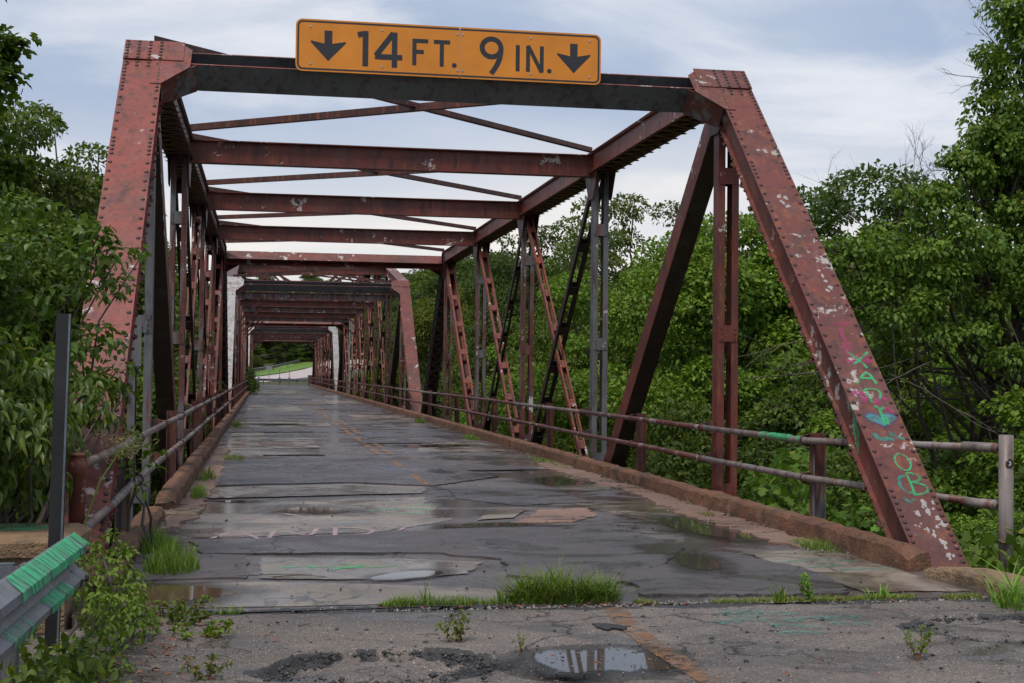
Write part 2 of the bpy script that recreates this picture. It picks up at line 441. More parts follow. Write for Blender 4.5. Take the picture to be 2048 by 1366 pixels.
ground_mat()

# ------------------------------------------------------------------ mesh helpers
rng = np.random.default_rng(7)
random.seed(7)


def V(*a):
    return Vector(a if len(a) > 1 else a[0])


def tag(o, label=None, cat=None, group=None, kind=None):
    if label:
        o["label"] = label
    if cat:
        o["category"] = cat
    if group:
        o["group"] = group
    if kind:
        o["kind"] = kind
    return o


def empty(name, loc=(0, 0, 0)):
    o = bpy.data.objects.new(name, None)
    o.empty_display_size = 0.2
    o.location = loc
    col.objects.link(o)
    return o


def root_of(o):
    while o.parent:
        o = o.parent
    return o


def link(name, me, mat, parent=None, smooth=False):
    if mat and not me.materials:
        me.materials.append(MATS[mat])
    if smooth:
        me.polygons.foreach_set("use_smooth", [True] * len(me.polygons))
    o = bpy.data.objects.new(name, me)
    col.objects.link(o)
    if parent:
        o.parent = parent
    return o


class MB:
    """collects faces in world coordinates; build() links them as one mesh"""

    def __init__(s):
        s.v, s.f = [], []

    def add(s, vs_, fs):
        k = len(s.v)
        s.v += [tuple(p) for p in vs_]
        s.f += [tuple(i + k for i in q) for q in fs]

    def extrude(s, prof, a, b, up, caps=True):
        a, b, up = V(a), V(b), V(up)
        w = (b - a).normalized()
        u = w.cross(up).normalized()
        v = u.cross(w)
        n = len(prof)
        # profile counter-clockwise in (u, v) seen against w: fix winding below
        area = sum(prof[i][0] * prof[(i + 1) % n][1] - prof[(i + 1) % n][0] * prof[i][1] for i in range(n))
        if area < 0:
            prof = prof[::-1]
        vs_ = [a + u * p[0] + v * p[1] for p in prof] + [b + u * p[0] + v * p[1] for p in prof]
        fs = [((i + 1) % n, i, i + n, (i + 1) % n + n) for i in range(n)]
        fs = [tuple(reversed(q)) for q in fs]
        if caps:
            fs.append(tuple(range(n)))
            fs.append(tuple(range(2 * n - 1, n - 1, -1)))
        s.add(vs_, fs)
        return s

    def bar(s, a, b, w, h, up=(0, 0, 1), off=(0, 0)):
        x0, x1, y0, y1 = off[0] - w / 2, off[0] + w / 2, off[1] - h / 2, off[1] + h / 2
        return s.extrude([(x0, y0), (x1, y0), (x1, y1), (x0, y1)], a, b, up)

    def box(s, lo, hi):
        x0, y0, z0 = lo
        x1, y1, z1 = hi
        return s.extrude([(x0, z0), (x1, z0), (x1, z1), (x0, z1)], (0, y0, 0), (0, y1, 0), (0, 0, 1))

    def plate(s, pts, nrm, t):
        """flat polygon given by its outline, thickened by t along nrm"""
        nrm = V(nrm).normalized() * t
        n = len(pts)
        P = [V(p) for p in pts]
        c = (P[1] - P[0]).cross(P[2] - P[1])
        if c.dot(nrm) < 0:
            P = P[::-1]
        vs_ = P + [p + nrm for p in P]
        fs = [tuple(range(n - 1, -1, -1)), tuple(range(n, 2 * n))] + [(i, (i + 1) % n, (i + 1) % n + n, i + n) for i in range(n)]
        s.add(vs_, fs)
        return s

    def tube(s, pts, rad, n=8, caps=True):
        pts = [V(p) for p in pts]
        if not isinstance(rad, (list, tuple)):
            rad = [rad] * len(pts)
        k0 = len(s.v)
        prev = None
        for i, p in enumerate(pts):
            d = (pts[min(i + 1, len(pts) - 1)] - pts[max(i - 1, 0)]).normalized()
            ref = prev if prev is not None else (V(0, 0, 1) if abs(d.z) < 0.9 else V(1, 0, 0))
            u = d.cross(ref).normalized()
            v = u.cross(d).normalized()
            prev = v
            for j in range(n):
                a = 2 * math.pi * j / n
                s.v.append(tuple(p + (u * math.cos(a) + v * math.sin(a)) * rad[i]))
        for i in range(len(pts) - 1):
            for j in range(n):
                a, b = k0 + i * n + j, k0 + i * n + (j + 1) % n
                s.f.append((a, b, b + n, a + n))
        if caps:
            s.f.append(tuple(k0 + j for j in range(n - 1, -1, -1)))
            k1 = k0 + (len(pts) - 1) * n
            s.f.append(tuple(k1 + j for j in range(n)))
        return s

    def mesh(s, name, off=(0, 0, 0)):
        me = bpy.data.meshes.new(name)
        me.from_pydata([(p[0] - off[0], p[1] - off[1], p[2] - off[2]) for p in s.v], [], s.f)
        me.update()
        return me

    def build(s, name, mat, parent=None, smooth=False):
        off = root_of(parent).location if parent else (0, 0, 0)
        return link(name, s.mesh(name, off), mat, parent, smooth)


def np_mesh(name, verts, loops, starts, totals, mat, smooth=False):
    me = bpy.data.meshes.new(name)
    me.vertices.add(len(verts))
    me.vertices.foreach_set("co", np.asarray(verts, np.float32).ravel())
    me.loops.add(len(loops))
    me.loops.foreach_set("vertex_index", np.asarray(loops, np.int32))
    me.polygons.add(len(starts))
    me.polygons.foreach_set("loop_start", np.asarray(starts, np.int32))
    me.polygons.foreach_set("loop_total", np.asarray(totals, np.int32))
    if smooth:
        me.polygons.foreach_set("use_smooth", np.ones(len(starts), bool))
    me.update(calc_edges=True)
    me.validate()
    me.materials.append(MATS[mat])
    return me


def nrmz(a):
    return a / np.maximum(np.linalg.norm(a, axis=1, keepdims=True), 1e-9)


def leaf_mesh(name, pos, tip, nor, L, W, mat, shape="quad", droop=0.0):
    """many leaves as one mesh: pos = stalk end, tip = direction of the tip, nor = face normal"""
    n = len(pos)
    tip = nrmz(tip)
    side = nrmz(np.cross(tip, nor))
    nor = nrmz(np.cross(side, tip))
    L = np.broadcast_to(np.asarray(L, float).reshape(-1, 1), (n, 1))
    W = np.broadcast_to(np.asarray(W, float).reshape(-1, 1), (n, 1))
    if shape == "quad":
        T = [(0, 0, 0), (0.45, 0.5, 0.10), (1, 0, -0.12 - droop), (0.45, -0.5, 0.10)]
        F = [(0, 3, 2, 1)]
    elif shape == "lobed":
        T = [(0, 0, 0), (0.28, 0.50, 0.08), (0.50, 0.24, 0.03), (0.72, 0.40, 0.0), (1, 0, -0.14 - droop), (0.72, -0.40, 0.0), (0.50, -0.24, 0.03), (0.28, -0.50, 0.08)]
        F = [(0, 2, 1), (0, 4, 2), (2, 4, 3), (0, 7, 6), (0, 6, 4), (6, 5, 4)]
    else:  # ovate, folded along the midrib
        T = [(0, 0, 0), (0.22, 0.42, 0.10), (0.58, 0.36, 0.06), (1, 0, -0.16 - droop), (0.58, -0.36, 0.06), (0.22, -0.42, 0.10), (0.48, 0, -0.02)]
        F = [(0, 6, 1), (1, 6, 2), (2, 6, 3), (3, 6, 4), (4, 6, 5), (5, 6, 0)]
    m = len(T)
    verts = np.empty((n, m, 3))
    for i, (a, b, c) in enumerate(T):
        verts[:, i] = pos + tip * L * a + side * W * b + nor * L * c
    fl = [i for q in F for i in q]
    base = (np.arange(n) * m)[:, None]
    loops = (base + np.array(fl)[None, :]).ravel()
    tot = np.tile([len(q) for q in F], n)
    st = np.concatenate([[0], np.cumsum(tot)[:-1]])
    return np_mesh(name, verts.reshape(-1, 3), loops, st, tot, mat)


def rand_dirs(n, g):
    return nrmz(g.normal(size=(n, 3)))


def clump_leaves(clumps, per, g, up=0.6, fill=0.55, flat=0.75):
    """leaves in rounded clumps: more on the outside of each clump, faces turned out and up"""
    P, T_, N_ = [], [], []
    for (cx, cy, cz, r) in clumps:
        k = max(6, int(per * (r ** 2)))
        d = rand_dirs(k, g)
        top = g.random(k) < 0.72
        d[:, 2] = np.where(top, np.abs(d[:, 2]) * 0.9 + 0.02, d[:, 2])
        d = nrmz(d)
        rad = r * np.where(top, 0.72 + 0.36 * g.random(k), g.random(k) ** fill)
        p = np.array([cx, cy, cz]) + d * rad[:, None] * np.array([1, 1, flat])
        nn = nrmz(d * 0.65 + np.array([0, 0, up]) + g.normal(size=(k, 3)) * 0.38)
        t = nrmz(d * 0.9 + g.normal(size=(k, 3)) * 0.6 + np.array([0, 0, -0.45]))
        P.append(p)
        T_.append(t)
        N_.append(nn)
    return np.concatenate(P), np.concatenate(T_), np.concatenate(N_)


def copy_tree(src, loc, rz=0.0, sc=(1, 1, 1), mats=None):
    r = src.copy()
    col.objects.link(r)
    r.location, r.rotation_euler, r.scale = loc, (0, 0, rz), sc
    for ch in src.children:
        c = ch.copy()
        col.objects.link(c)
        c.parent = r
        if mats and c.name.startswith("crown"):
            c.material_slots[0].link = "OBJECT"
            c.material_slots[0].material = MATS[mats]
    return r


# ------------------------------------------------------------------ ground
def sstep(a, b, x):
    t = np.clip((x - a) / (b - a), 0, 1)
    return t * t * (3 - 2 * t)


def ground_z(x, y):
    x, y = np.asarray(x, float), np.asarray(y, float)
    ax = np.abs(x)
    valley = -7.0 * sstep(10.6, 24, y) * (1 - sstep(146, 163, y))
    side_near = -np.clip((ax - 4.3) * 0.42, 0, 5.5) * (1 - sstep(8, 22, y))
    side_far = -np.clip((ax - 5.5) * 0.25, 0, 3) * sstep(150, 166, y) * (1 - sstep(166, 185, y)) * (x < 0)
    z = -0.13 + valley + side_near + side_far - 0.16 * (1 - sstep(3.2, 4.2, ax)) * (1 - sstep(160, 170, y))
    ramp_ = np.clip(0.06 * (np.clip(x, -20, 40) + 8) + 0.06 * (y - 174), 0, 8) * sstep(166, 176, y)
    z += np.where(y < 215, ramp_, np.clip(0.06 * (np.clip(x, -20, 40) + 8) + 2.46, 0, 8))
    z += sstep(210, 330, y) * 9 + np.clip(y - 330, 0, 300) * 0.02
    z += sstep(38, 150, ax) * 14
    z += (np.sin(x * 0.9 + y * 0.37) * np.cos(y * 0.7 - x * 0.31)) * 0.18 * sstep(4.5, 9, ax)
    return z


def build_ground():
    xs = np.concatenate([[-900, -500, -300, -200], np.arange(-150, -30, 10), np.arange(-30, -8, 2), np.arange(-8, 8.01, 0.5), np.arange(10, 31, 2), np.arange(40, 151, 10), [200, 300, 500, 900]])
    ys = np.concatenate([[-400, -150, -60, -30], np.arange(-20, 6, 2), np.arange(6, 30, 0.5), np.arange(30, 142, 4), np.arange(142, 215, 1.5), np.arange(216, 330, 8), [360, 420, 520, 700, 1000]])
    X, Y = np.meshgrid(xs, ys)
    Z = ground_z(X, Y)
    ny, nx = X.shape
    verts = np.stack([X, Y, Z], -1).reshape(-1, 3)
    i = np.arange(ny - 1)[:, None] * nx + np.arange(nx - 1)[None, :]
    q = np.stack([i, i + 1, i + nx + 1, i + nx], -1).reshape(-1)
    nq = (ny - 1) * (nx - 1)
    me = np_mesh("ground", verts, q, np.arange(nq) * 4, np.full(nq, 4), "valley_ground", True)
    tag(link("ground", me, None), kind="structure", label="wooded valley floor and banks under and beside the bridge")


build_ground()
mb = MB()
mb.box((-120, 62, -7.6), (120, 104, -6.75))
tag(mb.build("river", "river_water"), kind="structure", label="brown river under the middle of the bridge")

ZD = -0.06                                 # deck surface


def vnoise(x, y, s, seed=0):
    """smooth lattice noise, -1..1"""
    g = np.random.default_rng(seed)
    tab = g.random((64, 64)) * 2 - 1
    fx, fy = x * s, y * s
    ix, iy = np.floor(fx).astype(int), np.floor(fy).astype(int)
    tx, ty = fx - ix, fy - iy
    tx, ty = tx * tx * (3 - 2 * tx), ty * ty * (3 - 2 * ty)
    t = lambda a, b: tab[a % 64, b % 64]
    return (t(ix, iy) * (1 - tx) + t(ix + 1, iy) * tx) * (1 - ty) + (t(ix, iy + 1) * (1 - tx) + t(ix + 1, iy + 1) * tx) * ty


def fbm(x, y, s, o=4, seed=0):
    r, a = 0, 1.0
    for k in range(o):
        r = r + vnoise(x, y, s * 2 ** k, seed + k) * a
        a *= 0.5
    return r / 1.9


def build_approach():
    xs = np.concatenate([np.arange(-3.7, -2.9, 0.08), np.arange(-2.9, 3.2, 0.022), np.arange(3.2, 4.6, 0.08)])
    ys = np.concatenate([np.arange(-14, 5.8, 0.6), np.arange(5.8, 9.2, 0.020), [9.2, 9.215]])
    X, Y = np.meshgrid(xs, ys)
    edge = fbm(X, Y, 1.3, 5, 11)
    Y2 = np.where(Y > 9.05, Y + 0.07 * fbm(X, X * 0, 1.1, 5, 3) + 0.03, Y)
    Z = -0.056 + 0.008 * fbm(X, Y, 0.9, 3, 21) + 0.004 * fbm(X, Y, 7, 3, 31)
    broken = np.zeros_like(X)

    def hole(cx, cy, rx, ry, depth, k, rim=0.10, dark=1.0, amp=0.35):
        nonlocal Z, broken
        d = np.sqrt(((X - cx) / rx) ** 2 + ((Y - cy) / ry) ** 2) + amp * fbm(X, Y, 2.2, 6, k)
        m = 1 - sstep(1 - rim, 1.0, d)
        Z = Z - depth * m
        ring = sstep(0.58, 0.86, d) * (1 - sstep(0.96, 1.06, d))
        broken = np.maximum(broken, dark * ring * np.clip(0.55 + 1.6 * fbm(X, Y, 4.0, 4, k + 5), 0, 1))
        Z = Z + ring * 0.030 * fbm(X, Y, 13, 5, k + 9) * dark

    hole(-1.45, 7.45, 0.62, 0.50, 0.05, 41)
    hole(-0.95, 7.05, 0.75, 0.55, 0.030, 45, dark=0.5)
    hole(-0.25, 7.44, 0.62, 0.50, 0.024, 52, dark=0.25, amp=0.18)
    hole(1.45, 6.20, 0.8, 0.42, 0.04, 61)
    hole(2.65, 8.05, 0.85, 0.55, 0.022, 71, dark=0.9)
    hole(1.75, 6.9, 0.8, 0.45, 0.016, 81, dark=0.3)
    # ragged end at the bridge joint
    e = sstep(8.97, 9.13, Y + 0.09 * fbm(X, Y, 2.0, 5, 91))
    broken = np.maximum(broken, e * 0.9)
    Z = Z - 0.02 * sstep(9.08, 9.22, Y + 0.05 * fbm(X, Y, 3.0, 4, 95))
    # left verge sinks under leaves
    Z = Z - 0.10 * sstep(2.75, 3.5, -X + 0.15 * edge) - 0.12 * sstep(3.1, 4.3, X + 0.15 * edge)
    ny, nx = X.shape
    verts = np.stack([X, Y2, Z], -1).reshape(-1, 3)
    i = np.arange(ny - 1)[:, None] * nx + np.arange(nx - 1)[None, :]
    q = np.stack([i, i + 1, i + nx + 1, i + nx], -1).reshape(-1)
    nq = (ny - 1) * (nx - 1)
    me = np_mesh("approach_road", verts, q, np.arange(nq) * 4, np.full(nq, 4), "approach_asphalt", True)
    at = me.attributes.new("broken", "FLOAT", "POINT")
    at.data.foreach_set("value", broken.astype(np.float32).ravel())
    return tag(link("approach_road", me, None), kind="structure", label="coarse cracked grey asphalt approach in front of the bridge")


approach = build_approach()

# bridge deck: slab, its overlays and patches as thin sheets with ragged edges
mb = MB()
_fr = [(x, 9.27 + 0.05 * mnoise.noise(V(x * 1.6, 4.2, 0)) + 0.03 * mnoise.noise(V(x * 6, 1.2, 0))) for x in [3.28 - 0.06 * i for i in range(110)] if x > -3.25]
mb.plate([(3.28, 162.5, ZD - 0.26), (3.28, 9.3, ZD - 0.26)] + [(x, y, ZD - 0.26) for x, y in _fr[1:]] + [(-3.28, 9.3, ZD - 0.26), (-3.28, 162.5, ZD - 0.26)], (0, 0, 1), 0.26)
deck = tag(mb.build("bridge_deck", "deck_asphalt"), kind="structure", label="wet patched asphalt deck of the bridge")
mb = MB()
mb.box((-3.5, 8.85, -0.6), (4.6, 9.9, ZD - 0.265))
tag(mb.build("abutment_seat", "mud"), kind="structure", label="muddy ledge under the joint between road and deck")


def ragged(poly, step=0.12, amp=0.05, seed=0):
    """subdivide an outline and roughen it"""
    out = []
    n = len(poly)
    g = random.Random(seed)
    for i in range(n):
        a, b = V(poly[i][0], poly[i][1], 0), V(poly[(i + 1) % n][0], poly[(i + 1) % n][1], 0)
        L = (b - a).length
        k = max(1, min(60, int(L / step)))
        d = (b - a).normalized()
        nn = V(-d.y, d.x, 0)
        for j in range(k):
            p = a.lerp(b, j / k)
            w = 0.6 * mnoise.noise(V(p.x * 1.7, p.y * 1.7, seed)) + 0.6 * mnoise.noise(V(p.x * 6, p.y * 6, seed + 3.3)) + 0.5 * g.uniform(-1, 1)
            p = p + nn * w * amp
            out.append((p.x, p.y))
    return out


def smooth_poly(poly, it=2):
    for _ in range(it):
        q = []
        n = len(poly)
        for i in range(n):
            a, b = poly[i], poly[(i + 1) % n]
            q += [(a[0] * 0.75 + b[0] * 0.25, a[1] * 0.75 + b[1] * 0.25), (a[0] * 0.25 + b[0] * 0.75, a[1] * 0.25 + b[1] * 0.75)]
        poly = q
    return poly


_sheet = [0]


def sheet(name, poly, mat, z, t=0.004, parent=None, amp=0.04, step=0.1, label=None, sm=0):
    _sheet[0] += 1
    if sm:
        poly = smooth_poly(poly, sm)
    pts = ragged(poly, step, amp, _sheet[0])
    mb = MB()
    mb.plate([(x, y, z) for x, y in pts], (0, 0, 1), t)
    o = mb.build(name, mat, parent)
    if label:
        o["label"] = label
    return o


def film_sheet(name, poly, z, mat, parent=None, sm=2, rings=(1.25, 1.0, 0.75, 0.5, 0.25)):
    """thin layer: rings from outside the outline to the middle; the material lets it thin out raggedly at the rim"""
    out = smooth_poly(poly, sm) if sm else ragged(poly, 0.4, 0.0, 0)
    cx, cy = sum(p[0] for p in out) / len(out), sum(p[1] for p in out) / len(out)
    n = len(out)
    verts, dep = [], []
    for f in rings:
        for x, y in out:
            verts.append((cx + (x - cx) * f, cy + (y - cy) * f, z))
            dep.append(1.25 - f)
    verts.append((cx, cy, z))
    dep.append(1.25)
    faces = [(r * n + i, r * n + (i + 1) % n, (r + 1) * n + (i + 1) % n, (r + 1) * n + i) for r in range(len(rings) - 1) for i in range(n)]
    c = len(verts) - 1
    faces += [((len(rings) - 1) * n + i, (len(rings) - 1) * n + (i + 1) % n, c) for i in range(n)]
    mb = MB()
    mb.add(verts, faces)
    o = mb.build(name, mat, parent)
    if o.data.polygons[0].normal.z < 0:
        o.data.flip_normals()
    at = o.data.attributes.new("depth", "FLOAT", "POINT")
    at.data.foreach_set("value", dep)
    return o


def puddle(name, poly, z, mat="puddle_water", label=None, amp=0.05):
    o = tag(film_sheet(name, poly, z + 0.0012, mat), label=label, kind="structure")
    cx, cy = sum(p[0] for p in poly) / len(poly), sum(p[1] for p in poly) / len(poly)
    film_sheet("damp_margin", [(min(3.0, cx + (x - cx) * 1.45), cy + (y - cy) * 1.45) for x, y in poly], z + 0.0004, "damp_margin", o)
    return o


# concrete patches (each on its own level so no two faces share a plane)
CP = [
    ("pink lettered pale concrete patch", [(-3.02, 17.0), (0.04, 17.6), (0.01, 14.64), (-0.96, 13.52), (-2.95, 13.05)], 1),
    (None, [(-2.15, 11.9), (-0.94, 11.7), (-0.2, 11.4), (-0.41, 10.7), (-1.21, 10.45), (-2.15, 10.62)], 2),
    (None, [(-3.02, 10.40), (-2.17, 10.56), (-1.21, 10.35), (-0.25, 9.95), (-0.1, 9.38), (-3.02, 9.36)], 1),
    (None, [(2.08, 11.84), (2.56, 12.04), (3.02, 11.9), (3.05, 10.4), (3.1, 9.40), (2.22, 9.40)], 2),
    (None, [(-3.0, 19.0), (-0.88, 19.6), (0.24, 18.96), (0.10, 17.95), (-3.0, 17.25)], 3),
    (None, [(1.55, 16.5), (3.0, 17.2), (2.98, 12.6), (2.35, 12.5), (2.0, 14.2)], 1),
    (None, [(-2.9, 25.0), (-2.9, 36.6), (-2.05, 36.6), (-1.75, 25.1)], 1),
    (None, [(1.9, 18.0), (2.95, 18.6), (2.95, 24.0), (2.1, 24.4)], 1),
    (None, [(-2.0, 28.5), (-0.9, 28.6), (-0.9, 33.2), (-1.95, 33.0)], 2),
    (None, [(0.8, 27.2), (2.9, 27.6), (2.9, 31.8), (1.5, 32.0)], 1),
    (None, [(-2.9, 39.5), (0.0, 40.0), (0.0, 44.2), (-2.9, 43.6)], 1),
    (None, [(0.8, 46.0), (2.9, 46.2), (2.9, 52.5), (0.9, 52.1)], 1),
    (None, [(-2.9, 55.5), (-0.4, 55.5), (-0.5, 66.0), (-2.9, 65.4)], 1),
    (None, [(0.4, 70.0), (2.9, 70.0), (2.9, 80.0), (0.4, 80.0)], 1),
    (None, [(-2.9, 86), (2.9, 87), (2.9, 91), (-2.9, 90)], 1),
    (None, [(-2.9, 104), (0.5, 104), (0.5, 118), (-2.9, 118)], 1),
]
for lb, poly, lv in CP:
    _pc = film_sheet("concrete_patch", poly, ZD + 0.004 * lv, "patch_concrete", deck, sm=0, rings=(1.05, 0.93, 0.75, 0.5, 0.25))
    if lb:
        _pc["label"] = lb
AP = [
    [(-2.75, 13.0), (-0.96, 13.44), (0.05, 13.9), (1.5, 14.2), (1.66, 12.1), (1.25, 11.2), (0.48, 10.0), (-0.2, 10.6), (-0.1, 11.5), (-0.66, 12.0), (-2.6, 12.1)],
    [(-3.0, 12.2), (-2.2, 12.0), (-2.2, 10.7), (-3.0, 10.6)],
    [(-2.8, 24.3), (0.41, 24.9), (1.4, 20.8), (0.24, 19.1), (-0.88, 19.75), (-2.8, 19.3)],
    [(0.4, 18.6), (1.8, 18.2), (1.9, 16.6), (0.9, 16.3), (0.3, 17.2)],
    [(0.1, 37.5), (2.7, 38.5), (2.7, 34.2), (0.4, 33.5)],
    [(-2.8, 54.5), (-0.3, 54.0), (-0.3, 47.0), (-2.8, 47.5)],
    [(0.5, 66.0), (2.8, 66.0), (2.8, 56.0), (0.5, 56.0)],
    [(-2.8, 84.0), (-0.3, 84.0), (-0.3, 70.0), (-2.8, 70.0)],
]
for i, poly in enumerate(AP):
    sheet("asphalt_patch", poly, "patch_asphalt", ZD + 0.0006, [0.016, 0.012, 0.017, 0.009, 0.009, 0.009, 0.009, 0.009][i], deck, 0.06, 0.12 if poly[0][1] < 30 else 0.5)
sheet("dirt_patch", [(0.5, 14.35), (1.05, 15.7), (1.65, 15.9), (1.6, 15.0), (1.15, 14.4), (0.4, 14.2)], "patch_rust_dirt", ZD + 0.001, 0.010, deck, 0.06, label="bare rust-brown worn spot in the asphalt")
film_sheet("dirt_patch", [(0.15, 14.6), (0.55, 15.9), (0.95, 15.8), (0.6, 14.8)], ZD + 0.0135, "patch_concrete", deck, sm=0)
sheet("dirt_patch", [(-2.2, 31.3), (-1.5, 31.4), (-1.45, 30.2), (-2.1, 30.0)], "patch_rust_dirt", ZD + 0.001, 0.012, deck, 0.07)
# more thin worn overlays, narrow and transverse
gp = random.Random(44)
for i in range(34):
    y = 10.2 * (1.085 ** i) ** 0.98
    if y > 120:
        break
    if y < 19.5 or i % 2:
        continue
    w_, l_ = gp.uniform(0.5, 1.5), gp.uniform(0.25, 0.7) * (1 + y / 40)
    x = gp.uniform(-2.2, 2.2)
    film_sheet("asphalt_patch" if i % 3 else "concrete_patch", [(x - w_, y - l_), (x + w_, y - l_ * gp.uniform(0.5, 1)), (x + w_ * gp.uniform(0.7, 1.0), y + l_), (x - w_, y + l_ * gp.uniform(0.6, 1))], ZD + 0.0182 + 0.00003 * i, "patch_asphalt_thin" if i % 3 else "patch_concrete", deck, sm=0)
# transverse joints and cracks, packed with tar and dirt
for i, y in enumerate([17.85, 24.7, 36.8, 49.4, 63.6, 105.9]):
    mb = MB()
    xa, xb = (-3.0, 3.0) if i % 3 else (gp.uniform(-3, -1), gp.uniform(0.5, 3))
    pts, x = [], xa
    while x < xb:
        pts.append((x, y + 0.10 * mnoise.noise(V(x * 0.9, y, 0)) + 0.04 * mnoise.noise(V(x * 5, y, 2))))
        x += 0.06
    ribbon_pts = pts
    L_ = [(px_, py_ + 0.012 + 0.016 * abs(mnoise.noise(V(px_ * 7, y, 5)))) for px_, py_ in pts]
    R_ = [(px_, py_ - 0.012 - 0.02 * abs(mnoise.noise(V(px_ * 6, y, 8)))) for px_, py_ in pts]
    k_ = len(pts)
    mb.add([(a_, b_, ZD + 0.0196) for a_, b_ in L_] + [(a_, b_, ZD + 0.0196) for a_, b_ in R_], [(q, k_ + q, k_ + q + 1, q + 1) for q in range(k_ - 1)])
    mb.build("joint_crack", "tar", deck)
# grit drifted along the kerbs
sheet("grit", [(2.55, 24), (3.05, 24), (3.05, 12.3), (2.75, 12.0), (2.55, 14), (2.72, 18)], "patch_rust_dirt", ZD + 0.001, 0.019, deck, 0.12, 0.15)
sheet("grit", [(-3.05, 30), (-2.75, 28), (-2.7, 20), (-2.78, 15.5), (-2.9, 14.2), (-3.05, 14)], "patch_rust_dirt", ZD + 0.001, 0.019, deck, 0.09, 0.15)
# broken upper asphalt layer: a raised sheet whose torn edge shows as a dark step
sheet("asphalt_patch", [(0.55, 9.5), (0.65, 10.6), (1.25, 11.05), (1.72, 11.95), (2.0, 11.6), (2.22, 10.75), (2.3, 10.3), (2.1, 9.42)], "patch_asphalt", ZD + 0.0008, 0.021, deck, 0.07, 0.08)


puddle("puddle", [(-2.1, 15.9), (-1.66, 16.4), (-0.95, 15.75), (-1.1, 15.3), (-1.89, 15.45)], ZD + 0.006, label="long puddle on the pale concrete patch above the pink letters")
puddle("puddle", [(-2.75, 17.0), (-2.41, 17.2), (-1.9, 17.05), (-2.3, 16.7)], ZD + 0.0065, label="narrow puddle by the broken left kerb end")
puddle("puddle", [(-3.05, 10.3), (-2.78, 10.52), (-2.3, 10.25), (-2.15, 10.0), (-2.4, 9.6), (-3.05, 9.42)], ZD + 0.006, "puddle_brown", label="brown muddy puddle at the left end of the joint")
puddle("puddle", [(-0.43, 14.0), (0.01, 14.35), (0.8, 14.2), (0.62, 13.9), (0.05, 13.92)], ZD + 0.019, label="bright puddle across the middle of the dark asphalt band")
puddle("puddle", [(-1.36, 10.55), (-0.95, 10.98), (-0.60, 10.85), (-0.9, 10.5), (-1.31, 10.36)], ZD + 0.0105, label="small pale puddle left of the big grass tuft")
puddle("puddle", [(1.40, 11.6), (1.66, 11.85), (1.72, 11.2), (1.50, 10.55), (1.22, 10.7), (1.28, 11.2)], ZD + 0.024, label="dark puddle mirroring trees right of the big grass tuft")
puddle("puddle", [(1.95, 13.9), (2.2, 14.9), (2.7, 15.0), (2.74, 13.3), (2.55, 12.7), (2.2, 12.8)], ZD + 0.0065, label="wide wet film beside the right kerb grit")
puddle("puddle", [(1.7, 20.5), (2.5, 20.9), (2.55, 19.3), (1.9, 18.9)], ZD + 0.0065, label="dark puddle near the right kerb in the second panel")
puddle("puddle", [(-2.5, 41.5), (-0.8, 42.0), (-0.7, 41.3), (-2.3, 40.8)], ZD + 0.0055, label="far thin puddle in the left lane")
puddle("puddle", [(0.6, 30.0), (2.4, 30.6), (2.5, 29.6), (1.0, 29.0)], ZD + 0.0055, label="far thin puddle in the right lane")
puddle("puddle", [(-0.66, 7.82), (0.18, 7.84), (0.20, 7.40), (-0.02, 7.06), (-0.54, 7.14), (-0.72, 7.48)], -0.0655, label="clear puddle in a pothole of the near asphalt", amp=0.025)

# ------------------------------------------------------------------ paint on the road


def ribbon(mb, pts, w, z=0.0, fn=None):
    """flat stroke along a 2-D polyline"""
    pts = [V(p[0], p[1], 0) for p in pts]
    L, Rr = [], []
    for i, p in enumerate(pts):
        d = (pts[min(i + 1, len(pts) - 1)] - pts[max(i - 1, 0)]).normalized()
        n = V(-d.y, d.x, 0) * w * 0.5
        L.append(p + n)
        Rr.append(p - n)
    m = fn or (lambda x, y: (x, y, z))
    vs_ = [m(p.x, p.y) for p in L + Rr]
    k = len(pts)
    mb.add(vs_, [(i, k + i, k + i + 1, i + 1) for i in range(k - 1)])


def arc(cx, cy, rx, ry, a0, a1, n=14):
    return [(cx + rx * math.cos(R(a0 + (a1 - a0) * i / n)), cy + ry * math.sin(R(a0 + (a1 - a0) * i / n))) for i in range(n + 1)]


def marks(strokes, mat, parent, z, w, label=None, name="graffiti", fn=None):
    mb = MB()
    for i, s in enumerate(strokes):
        if name == "graffiti":
            for _ in range(2):
                s = [s[0]] + [q for a_, b_ in zip(s[:-1], s[1:]) for q in ((a_[0] * 0.75 + b_[0] * 0.25, a_[1] * 0.75 + b_[1] * 0.25), (a_[0] * 0.25 + b_[0] * 0.75, a_[1] * 0.25 + b_[1] * 0.75))] + [s[-1]]
        ribbon(mb, s, w, z + 0.0003 * i, fn and (lambda x, y, k=i: fn(x, y, 0.0004 * k)))
    o = mb.build(name, mat, parent)
    if label:
        o["label"] = label
    return o


zc = ZD + 0.0062
# pink AND
marks([[(-2.55, 13.25), (-2.33, 13.95), (-2.12, 13.22)], [(-2.45, 13.5), (-2.2, 13.5)], [(-2.02, 13.25), (-1.95, 13.95), (-1.62, 13.3), (-1.55, 14.0)],
       [(-1.4, 13.35), (-1.36, 14.1)], [(-1.42, 14.1), (-1.1, 14.0), (-0.98, 13.75), (-1.1, 13.45), (-1.4, 13.35)], [(-0.75, 13.75), (-0.68, 14.0)]], "spray_pink_faded", deck, zc, 0.045, "faded pink letters AND sprayed on the deck")
marks([[(-2.5, 14.7), (-2.2, 15.0), (-2.0, 14.75)], [(-1.95, 15.7), (-1.6, 15.05)]], "spray_pink_faded", deck, zc, 0.05)
marks([[(-1.9, 14.5), (-1.5, 14.7), (-1.2, 14.4)], [(-1.6, 14.3), (-0.9, 14.6)]], "spray_blue_faded", deck, zc + 0.0002, 0.06)
